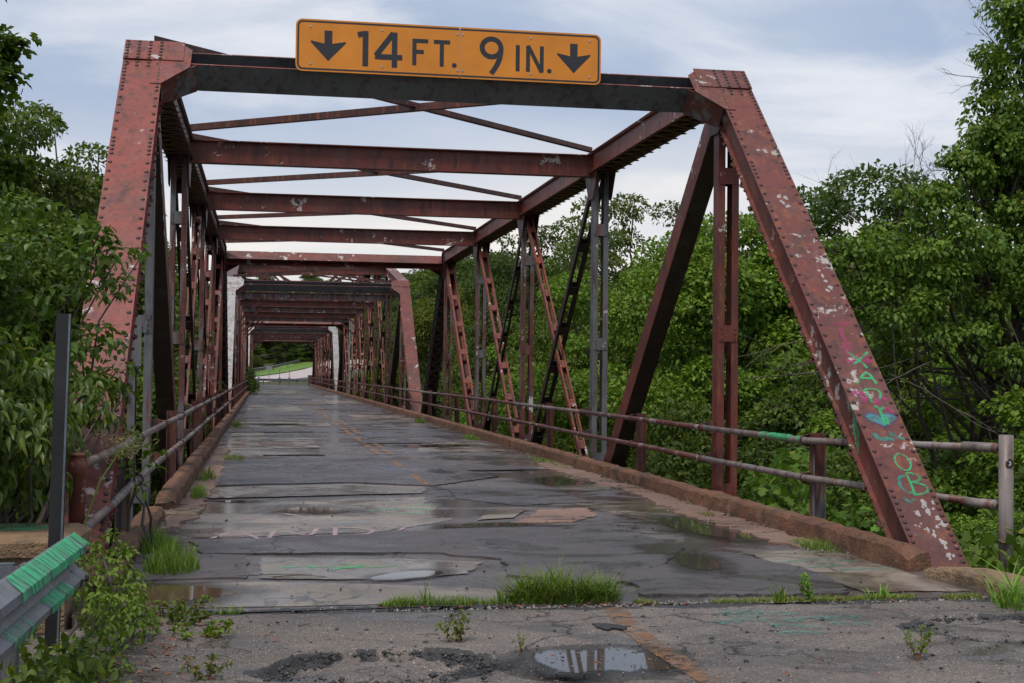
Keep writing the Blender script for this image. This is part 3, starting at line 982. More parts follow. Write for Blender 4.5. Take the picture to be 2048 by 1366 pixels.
marks([[(-0.9, 15.7), (-0.5, 16.1), (-0.2, 15.8)], [(-0.7, 15.4), (-0.3, 15.5)], [(-0.4, 16.4), (0.0, 16.3)]], "spray_green_thin", deck, zc + 0.0003, 0.05)
marks([[(-1.95, 11.22), (-1.4, 11.2)], [(-1.72, 11.32), (-1.68, 11.10)], [(-1.55, 11.05), (-1.2, 11.28), (-1.45, 11.35)], [(-1.5, 11.12), (-1.0, 11.2)]], "spray_green", deck, ZD + 0.0103, 0.035, "bright green scribble on a pale concrete patch")
marks([[(2.2, 11.1), (2.6, 11.3), (2.9, 11.1)], [(2.3, 10.8), (2.7, 10.9), (2.5, 11.05)], [(2.5, 10.6), (3.0, 10.7)]], "spray_teal_thin", deck, ZD + 0.0103, 0.10, "worn teal scrawl beside the right kerb end")
marks([[(-2.0, 33.2), (-1.2, 34.2)], [(-1.6, 29.2), (-1.0, 30.2)]], "spray_blue_faded", deck, zc + 0.0004, 0.15)
marks([[(-0.4, 22.0), (0.6, 22.3)], [(-0.2, 22.6), (0.5, 22.2)]], "spray_blue_faded", deck, ZD + 0.0202, 0.12)


def appr_fn(x, y, dz=0.0):
    return (x, y, float(-0.056 + 0.008 * fbm(np.array([x]), np.array([y]), 0.9, 3, 21)[0]) + 0.007 + dz)


def dense(pts, step=0.08):
    out = []
    for a, b in zip(pts[:-1], pts[1:]):
        k = max(1, int(math.hypot(b[0] - a[0], b[1] - a[1]) / step))
        out += [(a[0] + (b[0] - a[0]) * i / k, a[1] + (b[1] - a[1]) * i / k) for i in range(k)]
    return out + [pts[-1]]


tl = []
for (x0, y0_, x1, y1_) in [(0.75, 8.42, 1.15, 8.52), (0.9, 8.6, 1.4, 8.72), (1.05, 8.3, 1.35, 8.2), (1.2, 8.45, 1.75, 8.5), (1.0, 8.05, 1.3, 8.0), (1.45, 8.3, 1.7, 8.25), (0.85, 8.72, 1.2, 8.8)]:
    tl.append(dense([(x0, y0_), ((x0 + x1) / 2, (y0_ + y1_) / 2 + 0.05), (x1, y1_)]))
marks(tl, "spray_teal_thin", approach, 0, 0.14, "worn teal paint scrawl on the near asphalt", fn=appr_fn)
# worn yellow centre line
marks([dense([(0.24, 9.05), (0.17, 8.4), (0.16, 7.75), (0.2, 6.6), (0.2, 5.9)])], "line_yellow_worn", approach, 0, 0.15, "worn orange-yellow centre line on the near asphalt", "centre_line", fn=appr_fn)
for i, (ya, yb) in enumerate([(19.3, 21.2), (22.8, 24.6), (26.5, 28.2), (28.8, 30.6), (31.4, 33.2), (35, 39), (41, 46), (48, 53), (56, 61), (65, 70), (76, 82), (90, 96), (104, 112)]):
    for dx in ((0.06, 0.30) if ya > 26 else (0.16,)):
        if i % 3 == 1 and dx == 0.30:
            continue
        mb = MB()
        ribbon(mb, dense([(dx, ya), (dx + 0.02, yb)], 0.5), 0.11, ZD + 0.0205)
        mb.build("centre_line", "line_yellow", deck)
# tar patch on the line
sheet("tar_patch", [(-0.05, 8.46), (0.06, 8.44), (0.14, 8.34), (0.11, 8.24), (0.03, 8.30), (0.0, 8.24), (-0.06, 8.36)], "tar", -0.050, 0.009, approach, 0.022, 0.025, label="small black tar patch beside the centre line")
# torn black rim along the joint
for s0, poly in enumerate(([(-2.95, 9.20), (-1.6, 9.28), (-0.5, 9.30), (-0.5, 9.20), (-1.6, 9.16), (-2.9, 9.08)], [(0.5, 9.22), (1.4, 9.18), (2.6, 9.26), (2.6, 9.14), (1.4, 9.06), (0.6, 9.12)])):
    sheet("tar_edge", poly, "tar", -0.068, 0.012, approach, 0.09, 0.035)

# ------------------------------------------------------------------ kerbs


def kerb(side, ya, yb, mat, label, x_in=3.07, x_out=3.29, zt=0.13, step=0.10, jag=0.012, seed=0, chew=(0.0, 0.0), skew=0.0):
    """rough concrete kerb; both ends can be chewed off"""
    n = max(3, int((yb - ya) / step))
    prof = [(x_in, ZD - 0.05), (x_in, ZD + 0.07), (x_in + 0.005, zt - 0.025), (x_in + 0.03, zt), (x_in + 0.11, zt + 0.004), (x_out - 0.03, zt), (x_out, zt - 0.03), (x_out, -0.42)]
    g = random.Random(seed)
    verts, faces = [], []
    m = len(prof)
    for i in range(n + 1):
        y = ya + (yb - ya) * i / n
        e0 = max(0, 1 - (y - ya) / 0.35) * chew[0] + max(0, 1 - (yb - y) / 0.35) * chew[1]
        for j, (x, z) in enumerate(prof):
            q = V(x * 2.3 + seed, y * 2.3, z * 6)
            w = mnoise.noise(q) + 0.6 * mnoise.noise(q * 3.1)
            dx = w * jag + mnoise.noise(V(y * 9, j * 3.7, seed)) * jag * 0.7
            dz = (mnoise.noise(V(y * 1.3, seed, j * 0.4)) + 0.8 * mnoise.noise(V(y * 5.3, seed, j))) * jag
            if j in (2, 3) and mnoise.noise(V(y * 0.8, seed + 9.1, 2)) > 0.22:
                dx += 0.03 * abs(mnoise.noise(V(y * 6, 2, seed)))
                dz -= 0.045 * abs(mnoise.noise(V(y * 5, 7, seed)))
            if step < 0.12 and abs((y % 2.4) - 1.2) < 0.035 and 0 < j < 7:
                dx += 0.022
                dz -= 0.03
            if j in (0, 7):
                dz = 0
            else:
                dz -= e0 * (0.07 + 0.05 * mnoise.noise(V(y * 14, j * 2.1, 5)))
            yy = y + e0 * 0.10 * mnoise.noise(V(j * 1.9, seed, y * 8))
            verts.append((side * (x + dx + skew * (yb - y)), yy, z + dz))
    for i in range(n):
        for j in range(m - 1):
            a = i * m + j
            q = (a, a + 1, a + m + 1, a + m)
            faces.append(q if side < 0 else q[::-1])
    faces.append(tuple(range(m)) if side > 0 else tuple(range(m))[::-1])
    faces.append(tuple(n * m + j for j in range(m))[::-1] if side > 0 else tuple(n * m + j for j in range(m)))
    mb = MB()
    mb.add(verts, faces)
    return tag(mb.build("kerb", mat), label=label, kind="structure")


kerb(1, 10.55, 30, "kerb_concrete", "rust-brown concrete kerb on the right, broken at its near end", seed=1, chew=(0.9, 0), step=0.05, jag=0.02)
kerb(1, 30, 162.4, "kerb_concrete", "rust-brown concrete kerb on the right, far stretch", seed=2, step=0.5)
kerb(-1, 15.85, 30, "kerb_concrete", "rust-brown concrete kerb on the left with a chipped pebbly end", seed=3, chew=(1.2, 0), x_in=3.03, x_out=3.27, step=0.05, jag=0.02)
kerb(-1, 30, 162.4, "kerb_concrete", "rust-brown concrete kerb on the left, far stretch", seed=4, step=0.5, x_in=3.05)
kerb(-1, 11.9, 15.35, "kerb_concrete", "lower loose kerb block on the left before the chipped end", seed=5, step=0.05, jag=0.02, zt=0.06, chew=(0.5, 0.3), x_in=3.12, x_out=3.34)
kerb(-1, 10.3, 11.55, "kerb_concrete", "small reddish kerb stub nearest on the left", seed=6, zt=0.02, chew=(0.6, 0.5), x_in=3.10, x_out=3.36)
kerb(1, 9.15, 10.35, "block_concrete", "short mossy kerb stub right of the broken kerb end", seed=7, zt=0.04, chew=(0.6, 0.6), x_in=3.12, x_out=3.46, skew=0.10)
sheet("rubble", [(-3.15, 16.1), (-2.72, 15.9), (-2.78, 15.2), (-3.1, 15.3)], "pebble_concrete", ZD + 0.001, 0.03, deck, 0.06, 0.05, label="crumbled pebbles at the chipped kerb end")

# ------------------------------------------------------------------ truss spans
XC = 3.48


def cprof(s0, sd, f, t0, t1, th):
    return [(s0, t0), (s0 + sd * f, t0), (s0 + sd * f, t0 + th), (s0 + sd * th, t0 + th), (s0 + sd * th, t1 - th), (s0 + sd * f, t1 - th), (s0 + sd * f, t1), (s0, t1)]


def iprof(w, h, tf, tw, cx=0.0, cy=0.0):
    a, b = w / 2, h / 2
    return [(cx + x, cy + y) for x, y in [(-a, -b), (a, -b), (a, -b + tf), (tw / 2, -b + tf), (tw / 2, b - tf), (a, b - tf), (a, b), (-a, b), (-a, b - tf), (-tw / 2, b - tf), (-tw / 2, -b + tf), (-a, -b + tf)]]


def box_member(name, a, b, up, mat, parent, W=0.44, D=0.33, lace=0.42, lace_mat="paint_brown"):
    """cover plate over two channels, zig-zag lacing bars below"""
    mb = MB()
    mb.extrude([(-W / 2, -0.012), (W / 2, -0.012), (W / 2, 0), (-W / 2, 0)], a, b, up)
    for sg in (-1, 1):
        mb.extrude(cprof(sg * (W / 2 - 0.075), sg, 0.062, -D, -0.014, 0.014), a, b, up)
    o = mb.build(name, mat, parent)
    a, b, up = V(a), V(b), V(up).normalized()
    w = (b - a).normalized()
    u = w.cross(up).normalized()
    L = (b - a).length
    mb = MB()
    k = int((L - 0.9) / (lace / 2))
    for i in range(k):
        p0 = a + w * (0.45 + i * lace / 2) + u * (W / 2 - 0.02) * (1 if i % 2 else -1) - up * (D + 0.007 + 0.004 * (i % 2))
        p1 = a + w * (0.45 + (i + 1) * lace / 2) + u * (W / 2 - 0.02) * (-1 if i % 2 else 1) - up * (D + 0.007 + 0.004 * (i % 2))
        d = (p1 - p0).normalized() * 0.03
        mb.bar(p0 - d, p1 + d, 0.07, 0.008, up)
    for q in (0.2, L - 0.2):
        c = a + w * q - up * (D + 0.010)
        mb.bar(c - w * 0.2, c + w * 0.2, W - 0.03, 0.010, up)
    if k > 0:
        tag(mb.build("lacing_bars", lace_mat, o), kind="stuff")
    return o


def twin_member(name, a, b, mat, parent, W=0.26, D=0.20, f=0.085, bat=1.05, det=True, bmat=None, blen=0.20, phase=0.5):
    """two channels facing each other, joined by batten plates"""
    a, b = V(a), V(b)
    w = (b - a).normalized()
    up = V(1, 0, 0)
    u = w.cross(up).normalized()
    mb = MB()
    for sg in (-1, 1):
        mb.extrude([(q[1], q[0]) for q in cprof(sg * W / 2, -sg, f, -D / 2, D / 2, 0.012)], a, b, up)
    L = (b - a).length
    n = max(2, int(L / bat))
    bats = []
    for i in range(n):
        c = a + w * (L * (i + phase) / n)
        for sg in (-1, 1):
            m2 = MB() if det else mb
            cc = c + u * sg * (D / 2 + 0.006)
            m2.bar(cc - w * blen / 2, cc + w * blen / 2, 0.008, W - 0.02, up)
            if det:
                for t in (-W / 2 + 0.045, W / 2 - 0.045):
                    for q in (-0.06, 0, 0.06):
                        rc = cc + w * q + up * t + u * sg * 0.0035
                        m2.bar(rc, rc + u * sg * 0.010, 0.022, 0.022, w)
            bats.append(m2)
    o = mb.build(name, mat, parent)
    if det:
        for m2 in bats:
            m2.build("batten_plate", bmat or mat, o)
    return o


# one rivet head, shared by all rivets
_mb = MB()
_rv = [(0, 0, 0.011)]
for zz, rr in ((0.0085, 0.009), (0.0, 0.0155)):
    _rv += [(rr * math.cos(2 * math.pi * j / 8), rr * math.sin(2 * math.pi * j / 8), zz) for j in range(8)]
_mb.add(_rv, [(0, 1 + j, 1 + (j + 1) % 8) for j in range(8)] + [(1 + j, 9 + j, 9 + (j + 1) % 8, 1 + (j + 1) % 8) for j in range(8)])
RIVET = _mb.mesh("rivet")
RIVET.materials.append(MATS["rivet_steel"])


def rivet(parent, p, nrm, s=1.0):
    o = bpy.data.objects.new("rivet", RIVET)
    col.objects.link(o)
    o.parent = parent
    o.location = V(p) - root_of(parent).location
    o.rotation_euler = V(nrm).to_track_quat("Z", "Y").to_euler()
    o.scale = (s * 1.5, s * 1.5, s * 1.5)


def truss_span(y0, npan, p, zU, label, near=False, mats=None, sway=False):
    mats = mats or {}
    zL = -0.96
    yE = y0 + npan * p
    root = tag(empty("truss_span", (0, y0, -1.2)), label, "bridge span", "spans of the bridge")
    ends = {}
    Y = [y0 + k * p for k in range(npan + 1)]
    for end in (0, 1):
        yU, yL = (Y[1], Y[0]) if end == 0 else (Y[-2], Y[-1])
        U = V(0, yU, zU[1])
        L = V(0, yL, zL)
        e = (L - U).normalized()
        n = V(0, e.z, -e.y)
        if n.z < 0:
            n = -n
        ln = (L - U).length
        ends[end] = (U, e, n, ln)
        for sx in (-1, 1):
            a, b = U + V(sx * XC, 0, 0), L + V(sx * XC, 0, 0)
            mt = mats.get(("post", end, sx), "paint_red" if end == 0 else "paint_brown")
            post = box_member("end_post", a, b, n, mt, root, lace=0.42, lace_mat="paint_brown")
            if end == 0:
                # splice plate at the head, gusset below it
                def q(s, d, t=0.0):
                    return a + V(-sx * s, 0, 0) + e * d + n * t
                mb = MB()
                mb.plate([q(-0.222, -0.012, 0.011), q(0.438, -0.012, 0.011), q(0.44, 0.385, 0.011), q(-0.222, 0.385, 0.011)], n, 0.011)
                mb.build("head_plate", mt, post)
                mb = MB()
                mb.plate([q(0.1, 0.02, 0.0015), q(0.42, 0.02, 0.0015), q(0.53, 0.13, 0.0015), q(0.52, 0.49, 0.0015), q(0.22, 0.86, 0.0015), q(0.1, 0.86, 0.0015)], n, 0.0085)
                mb.build("gusset", mt, post)
                if near:
                    def rows(dlist, slist, t):
                        for d in dlist:
                            for s in slist:
                                rivet(post, q(s, d, t), n)
                    rows([0.02 + 0.068 * i for i in range(6)], (-0.185, -0.062, 0.062, 0.185), 0.022)
                    rows([0.43, 0.50], (-0.185, -0.062, 0.062, 0.185), 0.0)
                    ds, d = [], 0.57
                    while d < ln - 1.0:
                        ds.append(d)
                        d += 0.072 if (d < 0.95 or 1.88 < d < 2.2 or d > ln - 2.25) else 0.155
                    rows(ds, (-0.185, 0.185), 0.0)
                    # side flange rivets on the inner face, too small to count
                    mb = MB()
                    for i in range(52):
                        c = q(0.215, 0.5 + i * 0.155, -0.322)
                        mb.bar(c, c + n * 0.016, 0.024, 0.024, e)
                    tag(mb.build("flange_rivets", "rivet_steel", post), kind="stuff")
            ends[(end, sx)] = post
        # portal: I-beam whose web lies in the plane of the end posts, with haunched ends
        d0, d1, wd = 0.16, 0.41, 0.34
        off = -0.012
        xin = XC - 0.225

        def q2(x, d, t):
            return V(x, U.y, U.z) + e * d + n * t
        pm = mats.get(("portal", end), "paint_slate" if end == 0 else "paint_red")
        beam = empty("portal_beam", (0, 0, 0))
        beam.parent = root
        for nm, dd, mm in (("top_flange", d0, pm), ("bottom_flange", d1 - 0.014, pm)):
            mb = MB()
            mb.plate([q2(-xin, dd, off), q2(xin, dd, off), q2(xin, dd, off - wd), q2(-xin, dd, off - wd)], e, 0.014)
            mb.build(nm, mm, beam)
            mb = MB()
            mb.plate([q2(-xin, dd - 0.001, off + 0.007), q2(xin, dd - 0.001, off + 0.007), q2(xin, dd - 0.001, off + 0.0005), q2(-xin, dd - 0.001, off + 0.0005)], e, 0.016)
            mb.build("flange_lit_edge", "paint_red_post", beam)  # added red strip that paints the flange edge as lit from above
        mb = MB()
        mb.plate([q2(-xin, d0 + 0.014, off - 0.20), q2(xin, d0 + 0.014, off - 0.20), q2(xin, d1 - 0.014, off - 0.20), q2(-xin, d1 - 0.014, off - 0.20)], n, 0.012)
        mb.build("web", pm, beam)
        for sx in (-1, 1):
            mb = MB()
            xa, xb = sx * (xin - 0.36), sx * (xin + 0.02)
            mb.plate([q2(xa, d1 + 0.004, off), q2(xb, d1 + 0.30, off), q2(xb, d1 + 0.30, off - wd), q2(xa, d1 + 0.004, off - wd)], e, 0.014)
            mb.build("haunch_flange", "paint_red_grey" if end == 0 else pm, beam)
            mb = MB()
            mb.plate([q2(xa, d1 + 0.003, off - 0.2), q2(xb, d1 + 0.29, off - 0.2), q2(xb, d1 + 0.003, off - 0.2)], n, 0.010)
            mb.build("haunch_web", pm, beam)
    # top chord, segment by segment
    for sx in (-1, 1):
        if sway:
            for k in range(1, npan - 1):
                box_member("top_chord", (sx * XC, Y[k] + 0.02, zU[k]), (sx * XC, Y[k + 1] - 0.02, zU[k + 1]), (0, 0, 1), mats.get(("chord", sx), "paint_brown"), root, lace=0.6)
        else:
            box_member("top_chord", (sx * XC, Y[1] + 0.10, zU[1]), (sx * XC, Y[-2] - 0.10, zU[1]), (0, 0, 1), "rust_orange" if sx > 0 else "paint_brown", root)
            # gusset plates at the upper joints
        for k in range(1, npan):
            z1 = zU[k]
            for xo in (0.155, -0.155):
                mb = MB()
                xx = sx * XC + xo
                w1 = 0.42 if k not in (1, npan - 1) else 0.36
                mb.plate([(xx, Y[k] - w1, z1 - 0.30), (xx, Y[k] + w1, z1 - 0.30), (xx, Y[k] + w1, z1 - 0.38), (xx, Y[k] + 0.16, z1 - 0.78), (xx, Y[k] - 0.16, z1 - 0.78), (xx, Y[k] - w1, z1 - 0.38)], (1 if xo > 0 else -1, 0, 0), 0.010)
                mb.build("gusset", mats.get(("gusset", sx), "paint_red_grey"), root)
        # verticals
        for k in range(1, npan):
            mt = mats.get(("vert", k, sx)) or (["paint_red", "paint_brown", "paint_red_flaked", "paint_red_grey"] if near else ["paint_brown", "paint_brown", "paint_red_grey", "paint_red"])[(k * 7 + (sx > 0) * 3 + npan) % 4]
            twin_member("vertical", (sx * XC, Y[k], zL + 0.1), (sx * XC, Y[k], zU[k] - 0.335), mt, root, det=near, bat=1.7)
        # diagonals
        h = npan // 2
        dia = [(1, 2, 0)]
        for k in range(2, h):
            dia += [(k, k + 1, 0), (k + 1, k, 1)]
        for k in range(h, npan - 2):
            dia += [(k, k + 1, 1), (k + 1, k, 0)]
        dia.append((npan - 1, npan - 2, 0))
        for (ku, kl, counter) in dia:
            big = abs(ku - kl) and (ku in (1, npan - 1))
            a = (sx * XC, Y[ku] + (0.05 if kl > ku else -0.05), zU[ku] - 0.36)
            b = (sx * XC, Y[kl] - (0.05 if kl > ku else -0.05), zL + 0.1)
            toward = kl < ku
            mt = mats.get(("diag", ku, kl, sx)) or ("rust_orange" if toward and sx > 0 else "paint_red" if toward else "paint_shaded")  # diagonals showing their undersides get the colour with shade painted in
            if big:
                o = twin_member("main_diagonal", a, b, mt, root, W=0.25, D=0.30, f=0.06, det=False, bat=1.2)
                if not toward or not near:
                    pass
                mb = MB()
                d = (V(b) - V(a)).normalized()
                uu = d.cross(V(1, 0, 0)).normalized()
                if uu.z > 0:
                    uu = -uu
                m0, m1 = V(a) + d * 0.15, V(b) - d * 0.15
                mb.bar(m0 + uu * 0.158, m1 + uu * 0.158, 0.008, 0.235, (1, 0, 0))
                mb.build("cover_plate", "paint_shaded", o)  # underside shade painted onto the plate by its near-black colour
            else:
                Wd = 0.215 if not counter else 0.15
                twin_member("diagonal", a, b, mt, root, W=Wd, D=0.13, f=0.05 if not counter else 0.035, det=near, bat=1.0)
        # bottom chord
        mb = MB()
        for sg in (-1, 1):
            mb.extrude(cprof(sg * 0.12, sg, 0.07, -0.13, 0.13, 0.012), (sx * XC, Y[0] + 0.3, zL + 0.1), (sx * XC, Y[-1] - 0.3, zL + 0.1), (0, 0, 1))
        mb.build("bottom_chord", "paint_brown", root)
    for k in range(0, npan + 1):
        mb = MB()
        yy = Y[k] + (0.25 if k == 0 else -0.25 if k == npan else 0)
        mb.extrude(iprof(0.2, 0.55, 0.02, 0.014), (-XC + 0.15, yy, -0.66), (XC - 0.15, yy, -0.66), (0, 0, 1))
        mb.build("floor_beam", "paint_brown", root)
    # struts between the top chords
    for k in range(2, npan - 1):
        z1 = zU[k]
        mb = MB()
        mb.extrude(iprof(0.20, 0.37, 0.016, 0.012, 0, z1 - 0.215), (-XC + 0.16, Y[k], 0), (XC - 0.16, Y[k], 0), (0, 0, 1))
        mb.build("top_strut", mats.get(("strut", k), "paint_red"), root)
    if sway:
        for k in range(2, npan - 1):
            z1, z0 = zU[k] - 0.45, 4.95
            fr = empty("sway_frame", (0, 0, 0))
            fr.parent = root
            mb = MB()
            mb.extrude(iprof(0.26, 0.30, 0.016, 0.012, 0, z0), (-XC + 0.14, Y[k], 0), (XC - 0.14, Y[k], 0), (0, 0, 1))
            mb.build("lower_strut", "paint_red" if k % 2 else "paint_red_grey", fr)
            for sx in (-1, 1):
                for (xa, za, xb, zb_) in ((sx * 0.06, z0 + 0.16, sx * 1.7, z1 + 0.05), (sx * 1.74, z1 + 0.05, sx * (XC - 0.2), z0 + 0.18)):
                    mb = MB()
                    mb.bar((xa, Y[k], za), (xb, Y[k], zb_), 0.09, 0.09, (0, 1, 0))
                    mb.build("sway_diagonal", "paint_brown", fr)
                mb = MB()
                mb.bar((sx * (XC - 0.15), Y[k], z0 - 1.25), (sx * (XC - 1.25), Y[k], z0 - 0.16), 0.09, 0.08, (0, 1, 0))
                mb.build("knee_brace", "paint_brown", fr)
    # lateral bracing over the struts
    for k in range(1, npan - 1):
        for i, sx in enumerate((-1, 1)):
            a = V(sx * (XC - 0.12 - 0.14 * i), Y[k] + 0.05, zU[k] + 0.045 - 0.27 * i)
            b = V(-sx * (XC - 0.12), Y[k + 1] - 0.05, zU[k + 1] + 0.045)
            dz = V(0, 0, 0.012 + 0.055 * i)
            mb = MB()
            mb.extrude([(-0.05, -0.05), (0.05, -0.05), (0.05, -0.038), (-0.038, -0.038), (-0.038, 0.05), (-0.05, 0.05)] if not i else [(-0.05, -0.012), (0.05, -0.012), (0.05, 0.0), (-0.038, 0.0), (-0.038, 0.088), (-0.05, 0.088)], a + dz, b + dz, (0, 0, 1))
            mb.build("lateral_brace", "paint_brown", root)
    return root, ends


S1 = 9.745
span1, ends1 = truss_span(S1, 6, 6.55, [None, 5.26, 5.26, 5.26, 5.26, 5.26], "nearest rust-red truss span carrying the clearance sign", near=True, mats={
    ("post", 0, -1): "paint_red_post", ("post", 0, 1): "paint_red_flaked",
    ("vert", 1, -1): "paint_grey", ("vert", 1, 1): "paint_red", ("vert", 2, 1): "paint_grey", ("vert", 2, -1): "paint_red_grey",
    ("vert", 3, 1): "paint_red_grey", ("vert", 4, 1): "paint_red_grey", ("vert", 5, 1): "paint_red_grey", ("vert", 3, -1): "paint_red_grey", ("vert", 4, -1): "paint_red",
    ("diag", 1, 2, 1): "paint_red", ("diag", 1, 2, -1): "paint_red",
    ("post", 1, 1): "paint_slate", ("post", 1, -1): "paint_slate", ("gusset", 1): "paint_brown", ("gusset", -1): "paint_brown",
})
S2 = 49.65
PK = [None, 5.28, 6.40, 7.05, 7.30, 7.05, 6.40, 5.28]
span2, _e = truss_span(S2, 8, 7.0, PK, "middle truss span with a white upper left end post", mats={("post", 0, -1): "paint_white_top", ("post", 0, 1): "paint_red", ("chord", 1): "paint_red", ("vert", 6, 1): "paint_white", ("vert", 5, 1): "rust_orange"}, sway=True)
S3 = 106.2
span3, _e = truss_span(S3, 8, 7.0, PK, "farthest truss span with a white right end post", mats={("post", 0, -1): "paint_white_top", ("post", 0, 1): "paint_white", ("chord", 1): "paint_white", ("vert", 2, 1): "rust_orange"}, sway=True)
for yy, lb in ((9.6, "near"), (49.35, "second"), (105.9, "third"), (162.6, "far")):
    mb = MB()
    mb.box((-4.3, yy - 0.55, -1.9), (4.3, yy + 0.55, -1.15))
    pr = empty("bridge_pier", (0, yy, -8))
    mb.build("cap", "pier_concrete", pr)
    for sx in (-1, 1):
        mb = MB()
        mb.tube([(sx * 3.2, yy, -9), (sx * 3.2, yy, -1.9)], [0.75, 0.6], 16)
        mb.build("column", "pier_concrete", pr, True)
    tag(pr, "concrete pier under the %s end of a truss span" % lb, "pier", "bridge piers")

# graffiti on the right end post of the near span: s across (+ outwards), d down from the head
U_, e_, n_, ln_ = ends1[0]
rpost = ends1[(0, 1)]


def post_fn(s, d, dz=0.0):
    p = U_ + V(XC + s, 0, 0) + e_ * d + n_ * (0.0022 + dz)
    return (p.x, p.y, p.z)


def pgraf(strokes, mat, w, k=0.0, label=None):
    marks(strokes, mat, rpost, 0, w, label, fn=lambda x, y, dz=0.0: post_fn(x, y, dz + k))


pgraf([[(-0.05, 4.68), (0.12, 4.68)], [(0.02, 4.70), (-0.02, 4.9), (0.02, 4.98)], [(-0.06, 4.99), (0.05, 5.02)], [(-0.08, 5.03), (0.03, 5.0), (-0.04, 5.1)]], "spray_pink", 0.035, 0, "pink letter I and scrawl on the right end post")
pgraf([[(-0.08, 5.12), (0.06, 5.15), (0.02, 5.22)], [(0.13, 5.12), (0.2, 5.2), (0.1, 5.25), (0.12, 5.15)], [(-0.10, 5.20), (0.0, 5.25)]], "spray_pink", 0.045, 0.0003)
pgraf([[(-0.15, 5.64), (-0.02, 5.70), (-0.1, 5.78)], [(0.02, 5.83), (0.10, 5.70), (0.15, 5.75)], [(0.10, 5.85), (0.16, 5.92)]], "spray_pink", 0.055, 0.0003)
pgraf([[(-0.03, 5.09), (0.08, 5.24), (0.10, 5.32)], [(0.18, 5.09), (-0.02, 5.27)], [(-0.07, 5.53), (0.088, 5.34), (0.125, 5.54)], [(-0.01, 5.46), (0.1, 5.46)], [(0.0, 5.79), (-0.02, 5.61)],
       [(-0.02, 5.61), (0.09, 5.60), (0.13, 5.66), (0.08, 5.74)]], "spray_green", 0.026, 0.0012, "green letters Y A D on the right end post")
hs = [(0.018 + 0.0095 * 16 * math.sin(t) ** 3, 6.0 - 0.0065 * (13 * math.cos(t) - 5 * math.cos(2 * t) - 2 * math.cos(3 * t) - math.cos(4 * t))) for t in [2 * math.pi * i / 40 for i in range(41)]]
mb = MB()
mb.add([post_fn(0.018, 6.0, 0.001)] + [post_fn(x, y, 0.001) for x, y in hs[:-1]], [(0, 1 + i, 1 + (i + 1) % 40) for i in range(40)])
o = mb.build("graffiti", "spray_cyan", rpost)
o["label"] = "light blue heart sprayed on the right end post"
pgraf([hs], "spray_violet", 0.02, 0.0018)
pgraf([[(0.0, 5.83), (0.06, 5.87)], [(0.09, 5.84), (0.03, 5.9)], [(0.04, 5.88), (0.03, 6.08)], [(0.07, 5.98), (0.06, 6.07)]], "spray_green", 0.03, 0.0028)
pgraf([[(-0.12, 6.18), (-0.08, 6.27), (0.0, 6.24), (0.05, 6.27)], [(0.03, 6.18), (0.1, 6.2), (0.14, 6.26)]], "spray_teal", 0.05, 0.001)
pgraf([arc(0.04, 6.535, 0.07, 0.10, 0, 360, 20)], "spray_green", 0.018, 0.001, "green letters O B on the right end post")
pgraf([[(0.03, 6.66), (0.02, 6.93)], arc(0.035, 6.72, 0.10, 0.055, -90, 90), arc(0.025, 6.85, 0.14, 0.07, -90, 90)], "spray_green", 0.022, 0.001)
pgraf([arc(-0.01, 6.80, 0.07, 0.10, 60, 280), [(-0.10, 6.95), (-0.05, 7.02), (0.0, 6.97)]], "spray_teal", 0.03, 0.0006)
gc = random.Random(17)
for (s0, s1, d0, d1) in ((-0.03, 0.17, 6.93, 7.15), (0.02, 0.2, 7.1, 7.3), (-0.08, 0.05, 7.12, 7.42), (0.06, 0.2, 7.4, 7.62), (-0.05, 0.10, 3.85, 4.25), (-0.06, 0.12, 2.5, 2.8)):
    mb = MB()
    for i in range(7):
        cs, cd, rr_ = gc.uniform(s0, s1), gc.uniform(d0, d1), gc.uniform(0.012, 0.042)
        nv = gc.randint(8, 12)
        ph = [(cs + rr_ * gc.uniform(0.4, 1.3) * 0.7 * math.cos(2 * math.pi * q / nv), cd + rr_ * gc.uniform(0.4, 1.3) * math.sin(2 * math.pi * q / nv)) for q in range(nv)]
        mb.add([post_fn(cs, cd, 0.0002 + i * 0.00005)] + [post_fn(x, y, 0.0002 + i * 0.00005) for x, y in ph], [(0, 1 + q, 1 + (q + 1) % nv) for q in range(nv)])
    tag(mb.build("paint_chips", "chip_white", rpost), kind="stuff")
# green run on the inner side of the same post
mb = MB()
ribbon(mb, [(5.35, -0.05), (5.7, -0.10), (6.0, -0.16), (6.1, -0.26)], 0.035, 0, lambda d, t: tuple(U_ + V(XC - 0.160, 0, 0) + e_ * d + n_ * t))
ribbon(mb, [(5.8, -0.05), (5.95, -0.22), (6.15, -0.30)], 0.03, 0, lambda d, t: tuple(U_ + V(XC - 0.1605, 0, 0) + e_ * d + n_ * t))
mb.build("graffiti", "spray_green", rpost)
# small bracket plate on the grey left hip vertical
mb = MB()
mb.box((-3.70, 16.17, 1.55), (-3.46, 16.19, 2.02))
mb.build("splice_plate", "paint_grey", span1)

# ------------------------------------------------------------------ clearance sign
SY = 15.93
SX0, SX1, SZ0, SZ1 = -1.79, 1.79, 4.946, 5.546
sign = tag(empty("clearance_sign", (0, SY, SZ0)), "yellow height limit sign 14 FT. 9 IN. on the portal beam", "sign")


def rrect(x0, x1, z0, z1, r, n=5, rl=True, rr=True):
    pts = []
    for cx, cz, a0, on in ((x1 - r, z0 + r, -90, rr), (x1 - r, z1 - r, 0, rr), (x0 + r, z1 - r, 90, rl), (x0 + r, z0 + r, 180, rl)):
        if on:
            pts += [(cx + r * math.cos(R(a0 + 90 * i / n)), cz + r * math.sin(R(a0 + 90 * i / n))) for i in range(n + 1)]
        else:
            pts.append((x1 if cx > (x0 + x1) / 2 else x0, z1 if cz > (z0 + z1) / 2 else z0))
    return pts


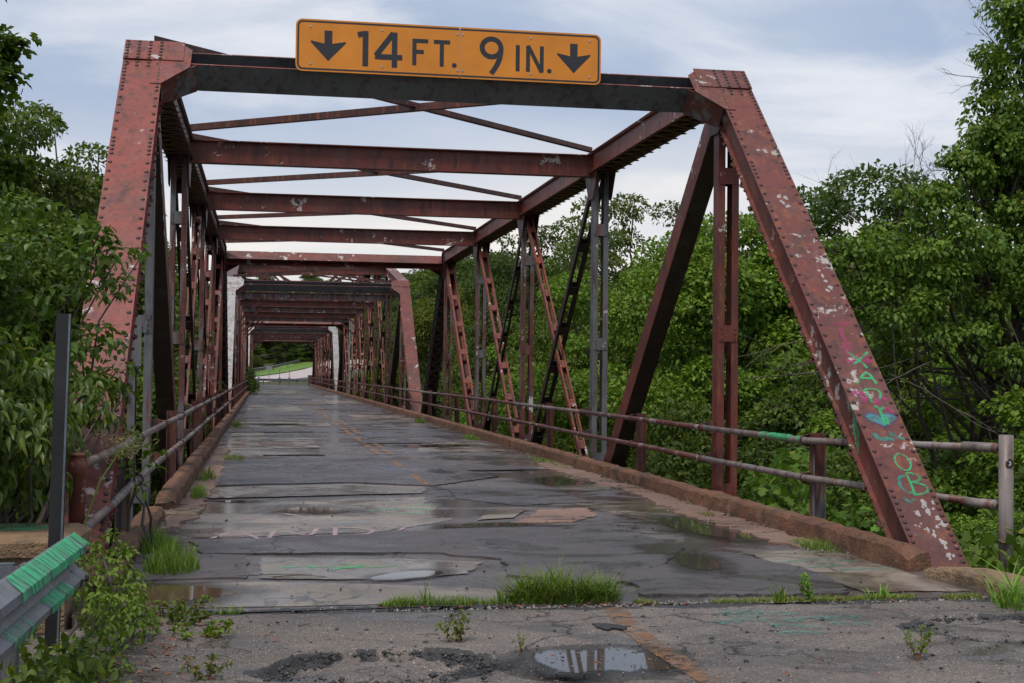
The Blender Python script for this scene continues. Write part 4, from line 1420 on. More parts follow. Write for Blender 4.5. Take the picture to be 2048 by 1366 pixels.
XS = 0.10
for x0, x1, rl, rr in ((SX0, XS - 0.004, True, False), (XS + 0.004, SX1, False, True)):
    mb = MB()
    mb.plate([(x, SY, z) for x, z in rrect(x0, x1, SZ0, SZ1, 0.075, 5, rl, rr)], (0, 1, 0), 0.004)
    mb.build("panel", "sign_yellow", sign)
    # black border line inset from the edge
    a, b = 0.018, 0.038
    o_ = rrect(x0 + (a if rl else 0), x1 - (a if rr else 0), SZ0 + a, SZ1 - a, 0.062, 5, rl, rr)
    i_ = rrect(x0 + (b if rl else 0), x1 - (b if rr else 0), SZ0 + b, SZ1 - b, 0.045, 5, rl, rr)
    k = len(o_)
    mb = MB()
    mb.add([(x, SY - 0.0012, z) for x, z in o_] + [(x, SY - 0.0012, z) for x, z in i_], [(i, (i + 1) % k, k + (i + 1) % k, k + i) for i in range(k) if not ((not rr and abs(o_[i][0] - x1) < 1e-6 and abs(o_[(i + 1) % k][0] - x1) < 1e-6) or (not rl and abs(o_[i][0] - x0) < 1e-6 and abs(o_[(i + 1) % k][0] - x0) < 1e-6))])
    mb.build("border", "sign_black", sign)


def glyph(polys, name="letter"):
    mb = MB()
    for i, P in enumerate(polys):
        mb.plate([(x, SY - 0.0012 - 0.0003 * i, z) for x, z in P], (0, -1, 0), 0.0004)
    mb.build(name, "sign_black", sign)


def gstroke(strokes, w, name="letter"):
    mb = MB()
    for i, s in enumerate(strokes):
        ribbon(mb, s, w, 0, lambda x, z, k=i: (x, SY - 0.0014 - 0.0003 * k, z))
    mb.build(name, "sign_black", sign)


# pixel-free layout in sign units: u from the left edge (0..3.58 m), v up from the bottom (0..0.6 m)
def sg(u, v):
    return (SX0 + u, SZ0 + v)


def arrow(u):
    P = [(0.045, 0.475), (-0.045, 0.475), (-0.045, 0.325), (-0.20, 0.355), (-0.20, 0.335), (0, 0.125), (0.20, 0.335), (0.20, 0.355), (0.045, 0.325)]
    mb = MB()
    W_ = [sg(u + a, b) for a, b in P]
    for q in ((0, 1, 2, 8), (2, 3, 4, 5), (8, 2, 5), (5, 6, 7, 8)):
        mb.add([(W_[i][0], SY - 0.0014, W_[i][1]) for i in q], [tuple(range(len(q)))])
    mb.build("arrow", "sign_black", sign)


arrow(0.37)
arrow(3.25)


def S(pts):
    return [sg(*p) for p in pts]


t0, t1 = 0.085, 0.495
gstroke([S([(0.795, t0), (0.795, t1)]), S([(0.765, t1 - 0.035), (0.705, t1 - 0.05)])], 0.066, "digit")
gstroke([S([(1.13, t0), (1.13, t1)]), S([(1.22, 0.205), (0.905, 0.205)]), S([(0.915, 0.215), (1.115, t1 - 0.01)])], 0.064, "digit")
f0, f1 = 0.125, 0.435
gstroke([S([(1.36, f0), (1.36, f1)]), S([(1.34, f1 - 0.023), (1.52, f1 - 0.023)]), S([(1.34, 0.285), (1.47, 0.285)])], 0.048)
gstroke([S([(1.68, f0), (1.68, f1 - 0.005)]), S([(1.585, f1 - 0.023), (1.775, f1 - 0.023)])], 0.048)
glyph([[sg(1.828 + 0.029 * math.cos(2 * math.pi * i / 12), 0.147 + 0.029 * math.sin(2 * math.pi * i / 12)) for i in range(12)]], "full_stop")
nine = arc(2.265, 0.375, 0.112, 0.105, 0, 360, 24)
tail = [(2.377, 0.385), (2.376, 0.33), (2.362, 0.255), (2.335, 0.185), (2.30, 0.125), (2.262, 0.072)]
gstroke([S(nine), S(tail)], 0.060, "digit")
gstroke([S([(2.577, 0.115), (2.577, 0.425)])], 0.048)
gstroke([S([(2.70, 0.115), (2.70, 0.425)]), S([(2.865, 0.115), (2.865, 0.425)]), S([(2.70, 0.425), (2.865, 0.115)])], 0.046)
glyph([[sg(2.957 + 0.028 * math.cos(2 * math.pi * i / 12), 0.137 + 0.028 * math.sin(2 * math.pi * i / 12)) for i in range(12)]], "full_stop")
for u, v in ((0.165, 0.515), (0.165, 0.09), (0.985, 0.515), (0.985, 0.09), (1.862, 0.515), (1.862, 0.09), (1.925, 0.515), (1.925, 0.09), (2.73, 0.515), (2.73, 0.09), (3.44, 0.515), (3.44, 0.09)):
    x, z = sg(u, v)
    mb = MB()
    mb.tube([(x, SY, z), (x, SY - 0.007, z)], [0.014, 0.010], 8)
    mb.build("bolt", "sign_alu", sign)
for u in (0.165, 0.985, 1.88, 2.73, 3.44):
    mb = MB()
    x, z = sg(u, 0)
    mb.bar((x, SY + 0.03, z + 0.03), (x, SY + 0.03, z + 0.57), 0.05, 0.045, (0, 1, 0))
    mb.bar((x, SY + 0.054, z + 0.12), (x, SY + 0.20, z + 0.12), 0.04, 0.04, (0, 0, 1))
    mb.build("bracket", "sign_alu", sign)

# ------------------------------------------------------------------ pipe railings


def clamp_ring(mb, p, d, r=0.047):
    p, d = V(p), V(d).normalized()
    mb.tube([p - d * 0.012, p + d * 0.012], r, 10)


def railing(sx, label):
    root = tag(empty("pipe_railing", (sx * 3.21, 11, 0)), label, "railing", "pipe railings along the deck")
    xr = sx * 3.205
    p = 6.55
    posts, clamps = [], []
    ys = [S1 + p * (k + 0.5) for k in range(0, 6)] + [S2 + 7.0 * (k + 0.5) for k in range(8)] + [S3 + 7.0 * (k + 0.5) for k in range(8)]
    vert = [S1 + p * k for k in range(1, 6)] + [S2 + 7.0 * k for k in range(1, 8)] + [S3 + 7.0 * k for k in range(1, 8)]
    stations = sorted(ys + vert)
    for z, wm in ((0.885, "rail_red"), (0.508, "rail_red")):
        pts = []
        if sx > 0:
            pts = [(4.125, 11.02, 0.918 if z > 0.7 else 0.430), (3.75, 11.75, 0.905 if z > 0.7 else 0.46)]
        else:
            pts = [(-3.36, 10.10, 0.82 if z > 0.7 else 0.34), (-3.27, 11.5, 0.86 if z > 0.7 else 0.43)]
        pts += [(xr + 0.008 * random.uniform(-1, 1), y, z + 0.008 * random.uniform(-1, 1)) for y in stations] + [(xr, 162.4, z)]
        pts = [V(q) for q in pts]
        # lengths of pipe, some rubbed bare
        cuts = [0, 3, 5, 7, 9, 11, 14, 18, 22, 27, len(pts) - 1] if z > 0.7 else [0, 3, 6, 8, 12, 16, 20, 25, len(pts) - 1]
        worn = {1: {0, 2, 5}, 0: {0}}[1 if z > 0.7 else 0] if sx > 0 else {0, 1, 2, 3}
        for i in range(len(cuts) - 1):
            mb = MB()
            mb.tube(pts[cuts[i]:cuts[i + 1] + 1], 0.034, 10)
            mb.build("rail", "rail_worn" if i in worn else wm, root, True)
        for q in cuts[1:-1]:
            if q < 14:
                mb = MB()
                d = pts[q + 1] - pts[q]
                mb.tube([pts[q] - d.normalized() * 0.07, pts[q] + d.normalized() * 0.07], 0.041, 10)
                mb.build("sleeve", "rail_red", root, True)
    for y in ys:
        mb = MB()
        xx = sx * 3.33
        mb.extrude(iprof(0.11, 0.13, 0.012, 0.012), (xx, y, -0.45), (xx, y, 0.955), (1, 0, 0))
        o = mb.build("post", "paint_brown" if y > 14 else "paint_red_grey", root)
        for z in (0.885, 0.508):
            mb = MB()
            mb.tube([(xr + sx * 0.06, y + 0.03, z - 0.05), (xr - sx * 0.03, y + 0.03, z - 0.045), (xr - sx * 0.05, y + 0.03, z), (xr - sx * 0.03, y + 0.03, z + 0.045), (xr + sx * 0.06, y + 0.03, z + 0.05)], 0.009, 6)
            mb.build("u_bolt", "rivet_steel", o, True)
    for y in vert:
        for z in (0.885, 0.508):
            mb = MB()
            mb.tube([(xr + sx * 0.13, y + 0.02, z - 0.05), (xr - sx * 0.03, y + 0.02, z - 0.045), (xr - sx * 0.05, y + 0.02, z), (xr - sx * 0.03, y + 0.02, z + 0.045), (xr + sx * 0.13, y + 0.02, z + 0.05)], 0.009, 6)
            mb.box((min(xr + sx * 0.04, xr + sx * 0.132), y - 0.06, z - 0.07), (max(xr + sx * 0.04, xr + sx * 0.132), y - 0.03, z + 0.07))
            mb.build("u_bolt", "rivet_steel", root)
    if sx > 0:
        mb = MB()
        mb.tube([(4.19, 10.98, -0.6), (4.19, 10.98, 1.03)], 0.062, 14)
        mb.build("end_post", "rail_worn", root, True)
        mb = MB()
        mb.tube([(4.19, 10.925, 0.79), (4.19, 10.914, 0.79)], 0.034, 14)
        st = mb.build("sticker", "sticker", root)
        mb = MB()
        mb.tube([(4.19, 10.920, 0.79), (4.19, 10.9165, 0.79)], 0.041, 14)
        mb.build("sticker_rim", "rust_orange", st)
        mb = MB()
        mb.bar((4.178, 10.9135, 0.772), (4.200, 10.9135, 0.790), 0.008, 0.001, (0, 1, 0))
        mb.bar((4.200, 10.9135, 0.788), (4.182, 10.9135, 0.808), 0.008, 0.001, (0, 1, 0))
        mb.build("sticker_print", "sticker_print", st)
        for z, dz in ((0.918, 0), (0.430, 0)):
            mb = MB()
            mb.tube([(4.12, 11.02, z), (3.97, 11.31, z - 0.003)], 0.043, 12)
            mb.build("sleeve", "rail_worn", root, True)
        # two paint bands on the top rail
        for ya, yb, mt in ((11.95, 12.12, "spray_teal"),):
            a, b = V(3.75, 11.75, 0.905), V(3.21, 13.02, 0.885)
            f = lambda y: a.lerp(b, (y - a.y) / (b.y - a.y))
            mb = MB()
            mb.tube([f(ya), f(yb)], 0.0355, 12, False)
            mb.build("paint_band", mt, root, True)
        for ya, yb in ((13.12, 13.20), (13.35, 14.0), (14.05, 14.25)):
            mb = MB()
            mb.tube([(3.205, ya, 0.885), (3.205, yb, 0.885)], 0.0375, 12, False)
            mb.build("paint_band", "spray_green", root, True)
    else:
        mb = MB()
        mb.tube([(-3.36, 10.08, -0.3), (-3.36, 10.08, 0.76), (-3.36, 10.08, 0.77), (-3.36, 10.08, 0.86), (-3.36, 10.08, 0.90), (-3.36, 10.08, 0.905), (-3.36, 10.08, 0.925)], [0.055, 0.055, 0.068, 0.068, 0.05, 0.062, 0.05], 14)
        mb.build("end_post", "paint_red_flaked", root, True)
    return root


railing(1, "two-pipe railing along the right edge ending at a grey pipe post")
railing(-1, "two-pipe railing along the left edge ending at a rusty capped post")

# ------------------------------------------------------------------ guardrail, block and marker at the left


def wprof():
    h = [(-0.156, 0.0), (-0.148, 0.012), (-0.10, 0.075), (-0.065, 0.082), (-0.03, 0.03), (0.0, 0.004), (0.03, 0.03), (0.065, 0.082), (0.10, 0.075), (0.148, 0.012), (0.156, 0.0)]
    return h


def wbeam(mb, a, b, face, n=1, t=0.004):
    """W-section strip from a to b, bulging towards face"""
    a, b, face = V(a), V(b), V(face).normalized()
    P = wprof()
    for s_, off in ((1, 0), (-1, -t)):
        vs_ = []
        for q in (a, b):
            vs_ += [q + V(0, 0, h) + face * (d + off) for h, d in P]
        k = len(P)
        fs = [(i, i + 1, k + i + 1, k + i) for i in range(k - 1)]
        mb.add(vs_, fs if s_ > 0 else [f[::-1] for f in fs])


gr = tag(empty("guardrail", (-3.1, 7.6, -0.2)), "grey corrugated steel guardrail with green spray stripes at lower left", "guardrail")
A0, A1 = V(-3.09, 7.72, 0.472), V(-3.12, 3.2, 0.56)
mb = MB()
wbeam(mb, A0, A1, (1, 0.0, 0))
mb.build("beam", "galvanised", gr)
mb = MB()
wbeam(mb, A0 + V(0.0055, 0.07, -0.002), A0 + V(0.0055, -0.16, 0), (1, 0, 0))
shoe = mb.build("end_shoe", "galvanised", gr)
shoe["label"] = "bolted terminal plate at the end of the guardrail"
for z in (0.075, -0.075):
    mb = MB()
    c = A0 + V(0.085, -0.05, z)
    mb.tube([c, c + V(0.018, 0, 0)], [0.022, 0.014], 8)
    mb.build("bolt", "rivet_steel", gr)
# green spray bands follow the corrugation
P = wprof()


def gband(y0_, y1_, j0, j1, slant):
    mb = MB()
    vs_ = []
    for jj in range(j0, j1 + 1):
        h, d = P[jj]
        for yy in (y0_, y1_):
            t = (A0.y - (yy + slant * (jj - j0))) / (A0.y - A1.y)
            c = A0.lerp(A1, t)
            vs_.append((c.x + d + 0.0075, c.y, c.z + h + (0.002 if jj > 5 else 0)))
    k = j1 - j0
    mb.add(vs_, [(2 * i, 2 * i + 1, 2 * i + 3, 2 * i + 2) for i in range(k)])
    return mb


gband(7.80, 7.62, 6, 10, 0.0).build("graffiti", "spray_green", gr)
gband(7.52, 7.44, 6, 10, 0.02).build("graffiti", "spray_green_streak", gr)
gband(7.40, 5.75, 6, 10, 0.03).build("graffiti", "spray_green_streak", gr)
gband(7.30, 6.62, 1, 4, -0.04).build("graffiti", "spray_green_streak", gr)
gband(6.25, 5.7, 1, 4, -0.04).build("graffiti", "spray_green_streak_thin", gr)
for yy in (6.9, 5.2):
    mb = MB()
    mb.extrude(iprof(0.10, 0.15, 0.008, 0.008), (-3.29, yy, -0.9), (-3.29, yy, 0.57), (1, 0, 0))
    mb.build("post", "galvanised", gr)
    mb = MB()
    mb.box((-3.21, yy - 0.07, 0.33), (-3.10, yy + 0.07, 0.58))
    mb.build("spacer_block", "galvanised", gr)
mb = MB()
mb.box((-4.2, 7.95, 0.10), (-3.42, 8.02, 0.44))
tag(mb.build("steel_plate_rail", "post_edge"), "dark steel channel between black marker post and brown concrete block", "steel channel")

mk = tag(empty("marker_post", (-3.32, 8.35, -0.3)), "tall plain black marker post behind the guardrail", "post")
mb = MB()
mb.extrude([(-0.042, -0.025), (0.042, -0.025), (0.042, -0.02), (0.03, 0.02), (-0.03, 0.02), (-0.042, -0.02)], (-3.27, 8.35, -0.5), (-3.225, 8.33, 1.826), (0, 1, 0))
mb.build("shaft", "post_black", mk)
mb = MB()
mb.bar((-3.27 + 0.032, 8.32, -0.5), (-3.225 + 0.032, 8.30, 1.826), 0.012, 0.004, (0, 1, 0))  # thin strip of lighter grey down one edge of the shaft
mb.build("pale_edge", "post_edge", mk)

bk = empty("concrete_block", (-3.9, 9.6, -0.5))
BZ = 0.09
mb = MB()
mb.plate([(-4.75, 9.15, -0.9), (-3.32, 9.25, -0.9), (-3.28, 10.0, -0.9), (-4.75, 10.0, -0.9)], (0, 0, 1), 1.12 + BZ)
body = mb.build("body", "block_concrete", bk)
mb = MB()
tp = [(-4.72, 9.2), (-3.38, 9.28), (-3.33, 9.95), (-4.72, 9.95)]
bp = [(-4.78, 9.12), (-3.29, 9.22), (-3.25, 10.02), (-4.78, 10.02)]
mb.add([(x, y, 0.221 + BZ) for x, y in bp] + [(x, y, 0.31 + BZ) for x, y in bp] + [(x, y, 0.36 + BZ) for x, y in tp], [(0, 1, 5, 4), (1, 2, 6, 5), (2, 3, 7, 6), (3, 0, 4, 7), (4, 5, 9, 8), (5, 6, 10, 9), (6, 7, 11, 10), (7, 4, 8, 11), (8, 9, 10, 11), (3, 2, 1, 0)])
mb.build("cap", "block_concrete", bk)
marks([[(-3.95, 9.5), (-3.5, 9.6)], [(-3.85, 9.65), (-3.42, 9.75)], [(-4.0, 9.75), (-3.6, 9.85)]], "spray_green_thin", bk, 0.3615 + BZ, 0.10)
tag(bk, "brown concrete abutment block with green paint behind the guardrail", "concrete block")
for o_ in [c for c in bk.children if c.name.startswith("graffiti")]:
    pass

# ------------------------------------------------------------------ far end of the bridge
mb = MB()
mb.box((-3.6, 162.7, -0.4), (3.6, 168.4, -0.062))
tag(mb.build("far_approach", "deck_asphalt"), kind="structure", label="short stretch of asphalt behind the bridge up to the barrier")


def strip(name, pts, w, mat, dz, label):
    """ribbon laid over the ground"""
    mb = MB()
    P3 = [V(p[0], p[1], 0) for p in pts]
    vs_ = []
    K = 6
    for i, p in enumerate(P3):
        d = (P3[min(i + 1, len(P3) - 1)] - P3[max(i - 1, 0)]).normalized()
        n = V(-d.y, d.x, 0)
        for k in range(K + 1):
            q = p + n * w * (k / K - 0.5)
            vs_.append((q.x, q.y, float(ground_z(q.x, q.y)) + dz))
    mb.add(vs_, [(i * (K + 1) + k, (i + 1) * (K + 1) + k, (i + 1) * (K + 1) + k + 1, i * (K + 1) + k + 1)[::-1] for i in range(len(P3) - 1) for k in range(K)])
    return tag(mb.build(name, mat), kind="structure", label=label)


cl = [(-22, 170.5), (-14, 173), (-8, 175.5), (-3, 178.5), (1, 182), (4.5, 187), (7.5, 194), (10, 203), (12, 213)]
strip("far_road", cl, 9.0, "far_road", 0.06, "pale road climbing to the right beyond the bridge")
strip("grass_bank", [(-24, 177.5), (-15, 180), (-9, 183), (-4.5, 187), (-1, 192), (2, 200), (4, 212)], 5.0, "lawn", 0.12, "bright green grass bank above the far road")


def far_guard(pts, name, label, z0=0.42, seg_posts=True):
    root = tag(empty(name, pts[0]), label, "guardrail")
    for i in range(len(pts) - 1):
        mb = MB()
        a, b = V(pts[i]), V(pts[i + 1])
        f = V(b.y - a.y, -(b.x - a.x), 0)
        if f.y > 0:
            f = -f
        wbeam(mb, a + V(0, 0, 0.55), b + V(0, 0, 0.55), f)
        mb.build("beam", "galvanised", root)
    for q in pts:
        mb = MB()
        mb.bar((q[0], q[1] + 0.1, q[2] - 0.5), (q[0], q[1] + 0.1, q[2] + 0.7), 0.15, 0.12, (1, 0, 0))
        mb.build("post", "galvanised", root)
    return root


far_guard([(x, y, float(ground_z(x, y)) + 0.12) for x, y in [(-20, 180.5), (-15, 182), (-10.5, 184.5), (-6.5, 187.5), (-3.4, 191), (-0.9, 195.5), (1.2, 201), (3.0, 208)]], "guardrail", "guardrail along the grass bank far beyond the bridge")
far_guard([(x, 168.6, 0.0) for x in (-4.2, -2.2, -0.2, 1.8, 3.6)], "barrier_guardrail", "low steel barrier closing the far end of the bridge")
for i, (x, h, lb) in enumerate([(-2.75, 1.85, "leftmost thin post with a sign back at the far barrier"), (-1.55, 2.1, "thin post carrying a small pale double sign at the far barrier"), (-0.3, 1.8, "third thin sign post from the left at the far barrier"), (0.85, 1.75, "rightmost thin sign post at the far barrier")]):
    r = tag(empty("sign_post", (x, 168.9, 0)), lb, "sign post", "posts at the far barrier")
    mb = MB()
    mb.bar((x, 168.9, -0.2), (x, 168.9, h), 0.07, 0.05, (0, 1, 0))
    mb.build("post", "post_edge", r)
    mb = MB()
    if i == 1:
        mb.box((x - 0.36, 168.84, h - 0.35), (x - 0.01, 168.86, h + 0.02))
        mb.build("sign_back", "sign_alu", r)
        mb = MB()
        mb.box((x + 0.01, 168.84, h - 0.35), (x + 0.36, 168.86, h + 0.02))
        mb.build("sign_back", "sign_alu", r)
    else:
        mb.plate([(x, 168.85, 0.30), (x + 0.32, 168.85, 0.6), (x, 168.85, 0.9), (x - 0.32, 168.85, 0.6)], (0, 1, 0), 0.01)
        mb.build("sign_back", "galvanised", r)
ew = empty("railing_end_frame", (3.3, 163.2, -0.1))
mb = MB()
mb.box((2.9, 163.0, -0.1), (3.9, 163.3, 1.15))
mb.build("panel", "rust_orange", ew)
for k in range(4):
    mb = MB()
    mb.box((2.95 + k * 0.25, 162.93, -0.1), (3.03 + k * 0.25, 162.99, 1.2))
    mb.build("bar", "paint_slate", ew)
tag(ew, "red and grey end panel of the right railing at the far end", "railing panel")

# ------------------------------------------------------------------ trees


def branch_tubes(mb, a, b, r0, r1, seed, n=6, k=5, wob=0.06):
    g = random.Random(seed)
    a, b = V(a), V(b)
    L = (b - a).length
    pts = [a.lerp(b, i / k) + (V(g.uniform(-1, 1), g.uniform(-1, 1), g.uniform(-0.5, 0.5)) * L * wob if 0 < i < k else V(0, 0, 0)) for i in range(k + 1)]
    mb.tube(pts, [r0 + (r1 - r0) * i / k for i in range(k + 1)], n, False)
    return pts


def proto(style, H, Rr, seed, per, leaf, mat, shape="quad"):
    g = np.random.default_rng(seed)
    gr_ = random.Random(seed)
    cl = []
    mb = MB()
    if style == "broad":
        cz, rz = H * 0.60, H * 0.42
        for i in range(66):
            d = rand_dirs(1, g)[0]
            k = 0.62 + 0.40 * g.random() ** 0.6
            x, y, z = d[0] * Rr * k, d[1] * Rr * k, cz + d[2] * rz * k
            sc = 1 - 0.35 * max(0, (z - cz) / rz)
            cl.append((x * sc, y * sc, z, Rr * g.uniform(0.13, 0.33)))
        top = branch_tubes(mb, (0, 0, -1.0), (0.2, 0.1, H * 0.62), Rr * 0.075, Rr * 0.03, seed, 8, 6, 0.015)
        for c in cl[::3]:
            s = top[min(5, max(2, int(c[2] / H * 6)))]
            branch_tubes(mb, s, (c[0], c[1], c[2]), Rr * 0.022, Rr * 0.006, seed + int(c[0] * 100), 5)
    elif style == "tall":
        nl = 10
        top = branch_tubes(mb, (0, 0, -1.0), (0, 0, H * 0.6), Rr * 0.075, Rr * 0.03, seed, 8, 6, 0.012)
        for i in range(nl):
            a = 2 * math.pi * (i + g.random() * 0.6) / nl
            rr = Rr * g.uniform(0.25, 0.75) if i else 0.1
            hh = H * (g.uniform(0.68, 0.93) if i else 0.95)
            tip = (math.cos(a) * rr, math.sin(a) * rr, hh)
            s = top[2 + i % 3]
            pts = branch_tubes(mb, s, tip, Rr * 0.03, 0.02, seed + i, 5, 6, 0.03)
            for j in range(15):
                t = 0.15 + 0.85 * (j + g.random()) / 15
                p = s.lerp(V(tip), t)
                w = Rr * (0.27 * (1 - t) + 0.22)
                q = rand_dirs(1, g)[0] * w * 1.1
                cl.append((p.x + q[0], p.y + q[1], p.z + q[2] * 0.6, w * g.uniform(0.55, 0.95)))
        for i in range(26):
            d = rand_dirs(1, g)[0]
            cl.append((d[0] * Rr * 0.85, d[1] * Rr * 0.85, H * (0.36 + 0.22 * d[2]), Rr * g.uniform(0.2, 0.34)))
    else:  # bush: leafy down to the ground
        for i in range(62):
            d = rand_dirs(1, g)[0]
            k = 0.60 + 0.42 * g.random() ** 0.6
            z = abs(d[2]) * H * k * 0.95
            cl.append((d[0] * Rr * k, d[1] * Rr * k, z + 0.1, Rr * g.uniform(0.13, 0.30)))
        for i in range(9):
            c = cl[i * 4]
            branch_tubes(mb, (gr_.uniform(-0.2, 0.2), gr_.uniform(-0.2, 0.2), -0.6), c[:3], Rr * 0.025, Rr * 0.008, seed + i, 5)
    P_, T_, N_ = clump_leaves(cl, per, g, up=0.9, flat=0.62)
    n = len(P_)
    # stray shoots that break the outline
    me = leaf_mesh("crown", P_, T_, N_, leaf * g.uniform(0.7, 1.25, n), leaf * 0.66 * g.uniform(0.8, 1.2, n), mat, shape)
    tm = mb.mesh("trunk")
    tm.materials.append(MATS["bark"])
    tm.polygons.foreach_set("use_smooth", [True] * len(tm.polygons))
    return tm, me, H


PT = {
    "broad1": proto("broad", 12.0, 4.6, 101, 760, 0.155, "leaf_mid"),
    "broad2": proto("broad", 12.0, 4.8, 102, 740, 0.155, "leaf_mid"),
    "broad3": proto("broad", 12.0, 4.2, 103, 1000, 0.135, "leaf_bright"),
    "tall1": proto("tall", 14.0, 3.9, 104, 560, 0.155, "leaf_olive"),
    "tall2": proto("tall", 14.0, 4.2, 105, 560, 0.155, "leaf_olive"),
    "bush1": proto("bush", 7.0, 2.5, 106, 1700, 0.105, "leaf_bright"),
    "bush2": proto("bush", 7.0, 2.7, 107, 1600, 0.105, "leaf_mid"),
}


def place(kind, name, label, cat, x, y, ztop, mat=None, rz=0.0, wid=1.0, group=None, zb=None):
    tm, cm, H = PT[kind]
    z0 = float(ground_z(x, y)) - 0.15 if zb is None else zb
    s = (ztop - z0) / H
    r = tag(empty(name, (x, y, z0)), label, cat, group)
    r.rotation_euler = (0, 0, rz)
    r.scale = (s * wid, s * wid, s)
    a = bpy.data.objects.new("trunk" if "bush" not in kind else "stem", tm)
    b = bpy.data.objects.new("crown" if "bush" not in kind else "foliage", cm)
    for q in (a, b):
        col.objects.link(q)
        q.parent = r
    if mat:
        b.material_slots[0].link = "OBJECT"
        b.material_slots[0].material = MATS[mat]
    return r


TR = "trees behind the right truss"
BU = "bushes below the right railing"
for i, (kind, x, y, zt, mat, wid, lb) in enumerate([
    ("tall1", 10.8, 48, 8.7, "leaf_olive", 0.85, "tallest olive-green tree seen over the second right panel"),
    ("tall2", 13.3, 50, 8.2, "leaf_olive", 0.85, "olive tree just right of the tallest one behind the right truss"),
    ("tall2", 9.6, 53, 7.8, "leaf_mid", 0.85, "green tree left of the tallest one behind the right truss"),
    ("tall1", 9.6, 59, 8.7, "leaf_dark", 0.9, "dark green tree rising between the second and third right verticals"),
    ("tall1", 15.6, 46, 7.9, "leaf_olive", 0.9, "olive tree behind the steep dark diagonal on the right"),
    ("tall2", 16.6, 43, 7.6, "leaf_olive", 0.9, "olive tree behind the first right vertical"),
    ("broad1", 15.2, 39, 6.9, "leaf_dark", 1.0, "dark round tree left of the vine-covered tree"),
    ("broad2", 11.8, 75, 7.6, "leaf_dark", 1.2, "dark tree seen between the third and fourth right verticals"),
    ("broad1", 13.0, 95, 9.5, "leaf_dark", 1.2, "farther dark tree seen past the fourth right vertical"),
    ("broad2", 14.5, 112, 10.2, "leaf_mid", 1.2, "far tree just right of the second span's portal"),
    ("broad1", 15.5, 132, 11.0, "leaf_dark", 1.2, "farthest tree above the right corner of the second portal"),
    ("broad3", 8.6, 33, 5.3, "leaf_bright", 0.9, "fresh green round tree filling the second right panel"),
    ("broad3", 8.6, 40, 4.6, "leaf_bright", 0.9, "fresh green tree left of the round one in the second panel"),
    ("broad3", 10.9, 31, 4.8, "leaf_bright", 0.9, "fresh green tree behind the steep dark diagonal"),
    ("broad2", 8.2, 46, 3.0, "leaf_mid", 0.9, "mid green tree behind the crossing diagonals of the third panel"),
    ("broad3", 8.4, 55, 2.9, "leaf_bright", 0.9, "bright green tree behind the crossing diagonals of the fourth panel"),
    ("broad1", 11.0, 26.5, 3.6, "leaf_mid", 0.9, "mid green tree left of the right end post"),
    ("broad2", 8.6, 64, 3.3, "leaf_mid", 0.9, "green tree behind the fifth right vertical"),
    ("broad3", 7.4, 72, 5.9, "leaf_yellow", 0.75, "yellow-green tree right of the second portal's right post"),
    ("broad1", 13.5, 27, 3.6, "leaf_dark", 0.9, "dark tree behind the middle of the right end post"),
    ("broad2", 8.0, 88, 4.5, "leaf_mid", 0.8, "green tree behind the middle span's right truss"),
    ("broad1", 8.4, 104, 5.0, "leaf_mid", 0.8, "green tree behind the right truss where the far spans meet"),
    ("broad2", 20.0, 58, 5.0, "leaf_dark", 1.1, "dark tree deep behind the first right vertical"),
    ("broad1", 24.0, 44, 5.2, "leaf_mid", 1.1, "green tree deep behind the right end post"),
    ("broad2", 19.0, 32, 5.0, "leaf_dark", 1.1, "dark tree far behind the vine-covered tree"),
    ("broad1", 22.0, 72, 6.0, "leaf_dark", 1.2, "distant dark tree behind the tallest olive tree"),
]):
    place(kind, "tree", lb, "tree", x, y, zt, mat, i * 1.7, wid, TR)
for i, (kind, x, y, zt, mat, wid, lb) in enumerate([  # darker leaf colours on most bushes paint in the shade of the trees
    ("bush1", 5.9, 25, 0.9, "leaf_mid", 0.9, "green bush low behind the steep dark diagonal"),
    ("bush2", 6.0, 22, 0.7, "leaf_dark", 1.1, "green bush below the rails right of the steep diagonal"),
    ("bush1", 5.9, 19, 0.35, "leaf_mid", 1.1, "green bush below the rails at the first right vertical"),
    ("bush2", 5.6, 31, 1.0, "leaf_bright", 0.9, "bush below the rails in the third right panel"),
    ("bush1", 5.7, 38, 0.9, "leaf_mid", 0.9, "bush below the rails in the fourth right panel"),
    ("bush2", 5.8, 45, 0.9, "leaf_dark", 0.9, "bush below the rails in the fifth right panel"),
    ("bush1", 5.1, 16.5, 0.25, "leaf_mid", 0.9, "leafy bush between right rail post and end post"),
    ("bush2", 5.6, 14.0, 0.30, "leaf_bright", 1.1, "leafy bush behind the lower part of the right end post"),
    ("bush1", 6.4, 13.0, 0.45, "leaf_mid", 1.1, "green bush right of the right end post under the rails"),
    ("bush2", 7.6, 15.0, 1.0, "leaf_dark", 1.1, "green bush behind the grey pipe post"),
    ("bush1", 6.0, 10.3, -0.15, "leaf_mid", 0.9, "low bush right of the grey pipe post"),
    ("bush1", 8.6, 17.5, 1.3, "leaf_bright", 1.1, "green bush low under the vine-covered tree"),
    ("bush2", 8.2, 21.5, 1.3, "leaf_mid", 1.1, "bush behind the right end post at rail height"),
    ("bush1", 8.0, 25.5, 1.2, "leaf_dark", 1.1, "bush between the right end post and the first vertical"),
    ("bush2", 10.5, 19.0, 1.2, "leaf_mid", 1.1, "green bush at the right edge under the hanging vines"),
    ("bush1", 9.8, 23.0, 1.8, "leaf_bright", 1.1, "green bush deep behind the hanging vines"),
]):
    place(kind, "bush", lb, "bush", x, y, zt, mat, i * 2.3, wid, BU)
TLG = "trees behind the left truss"
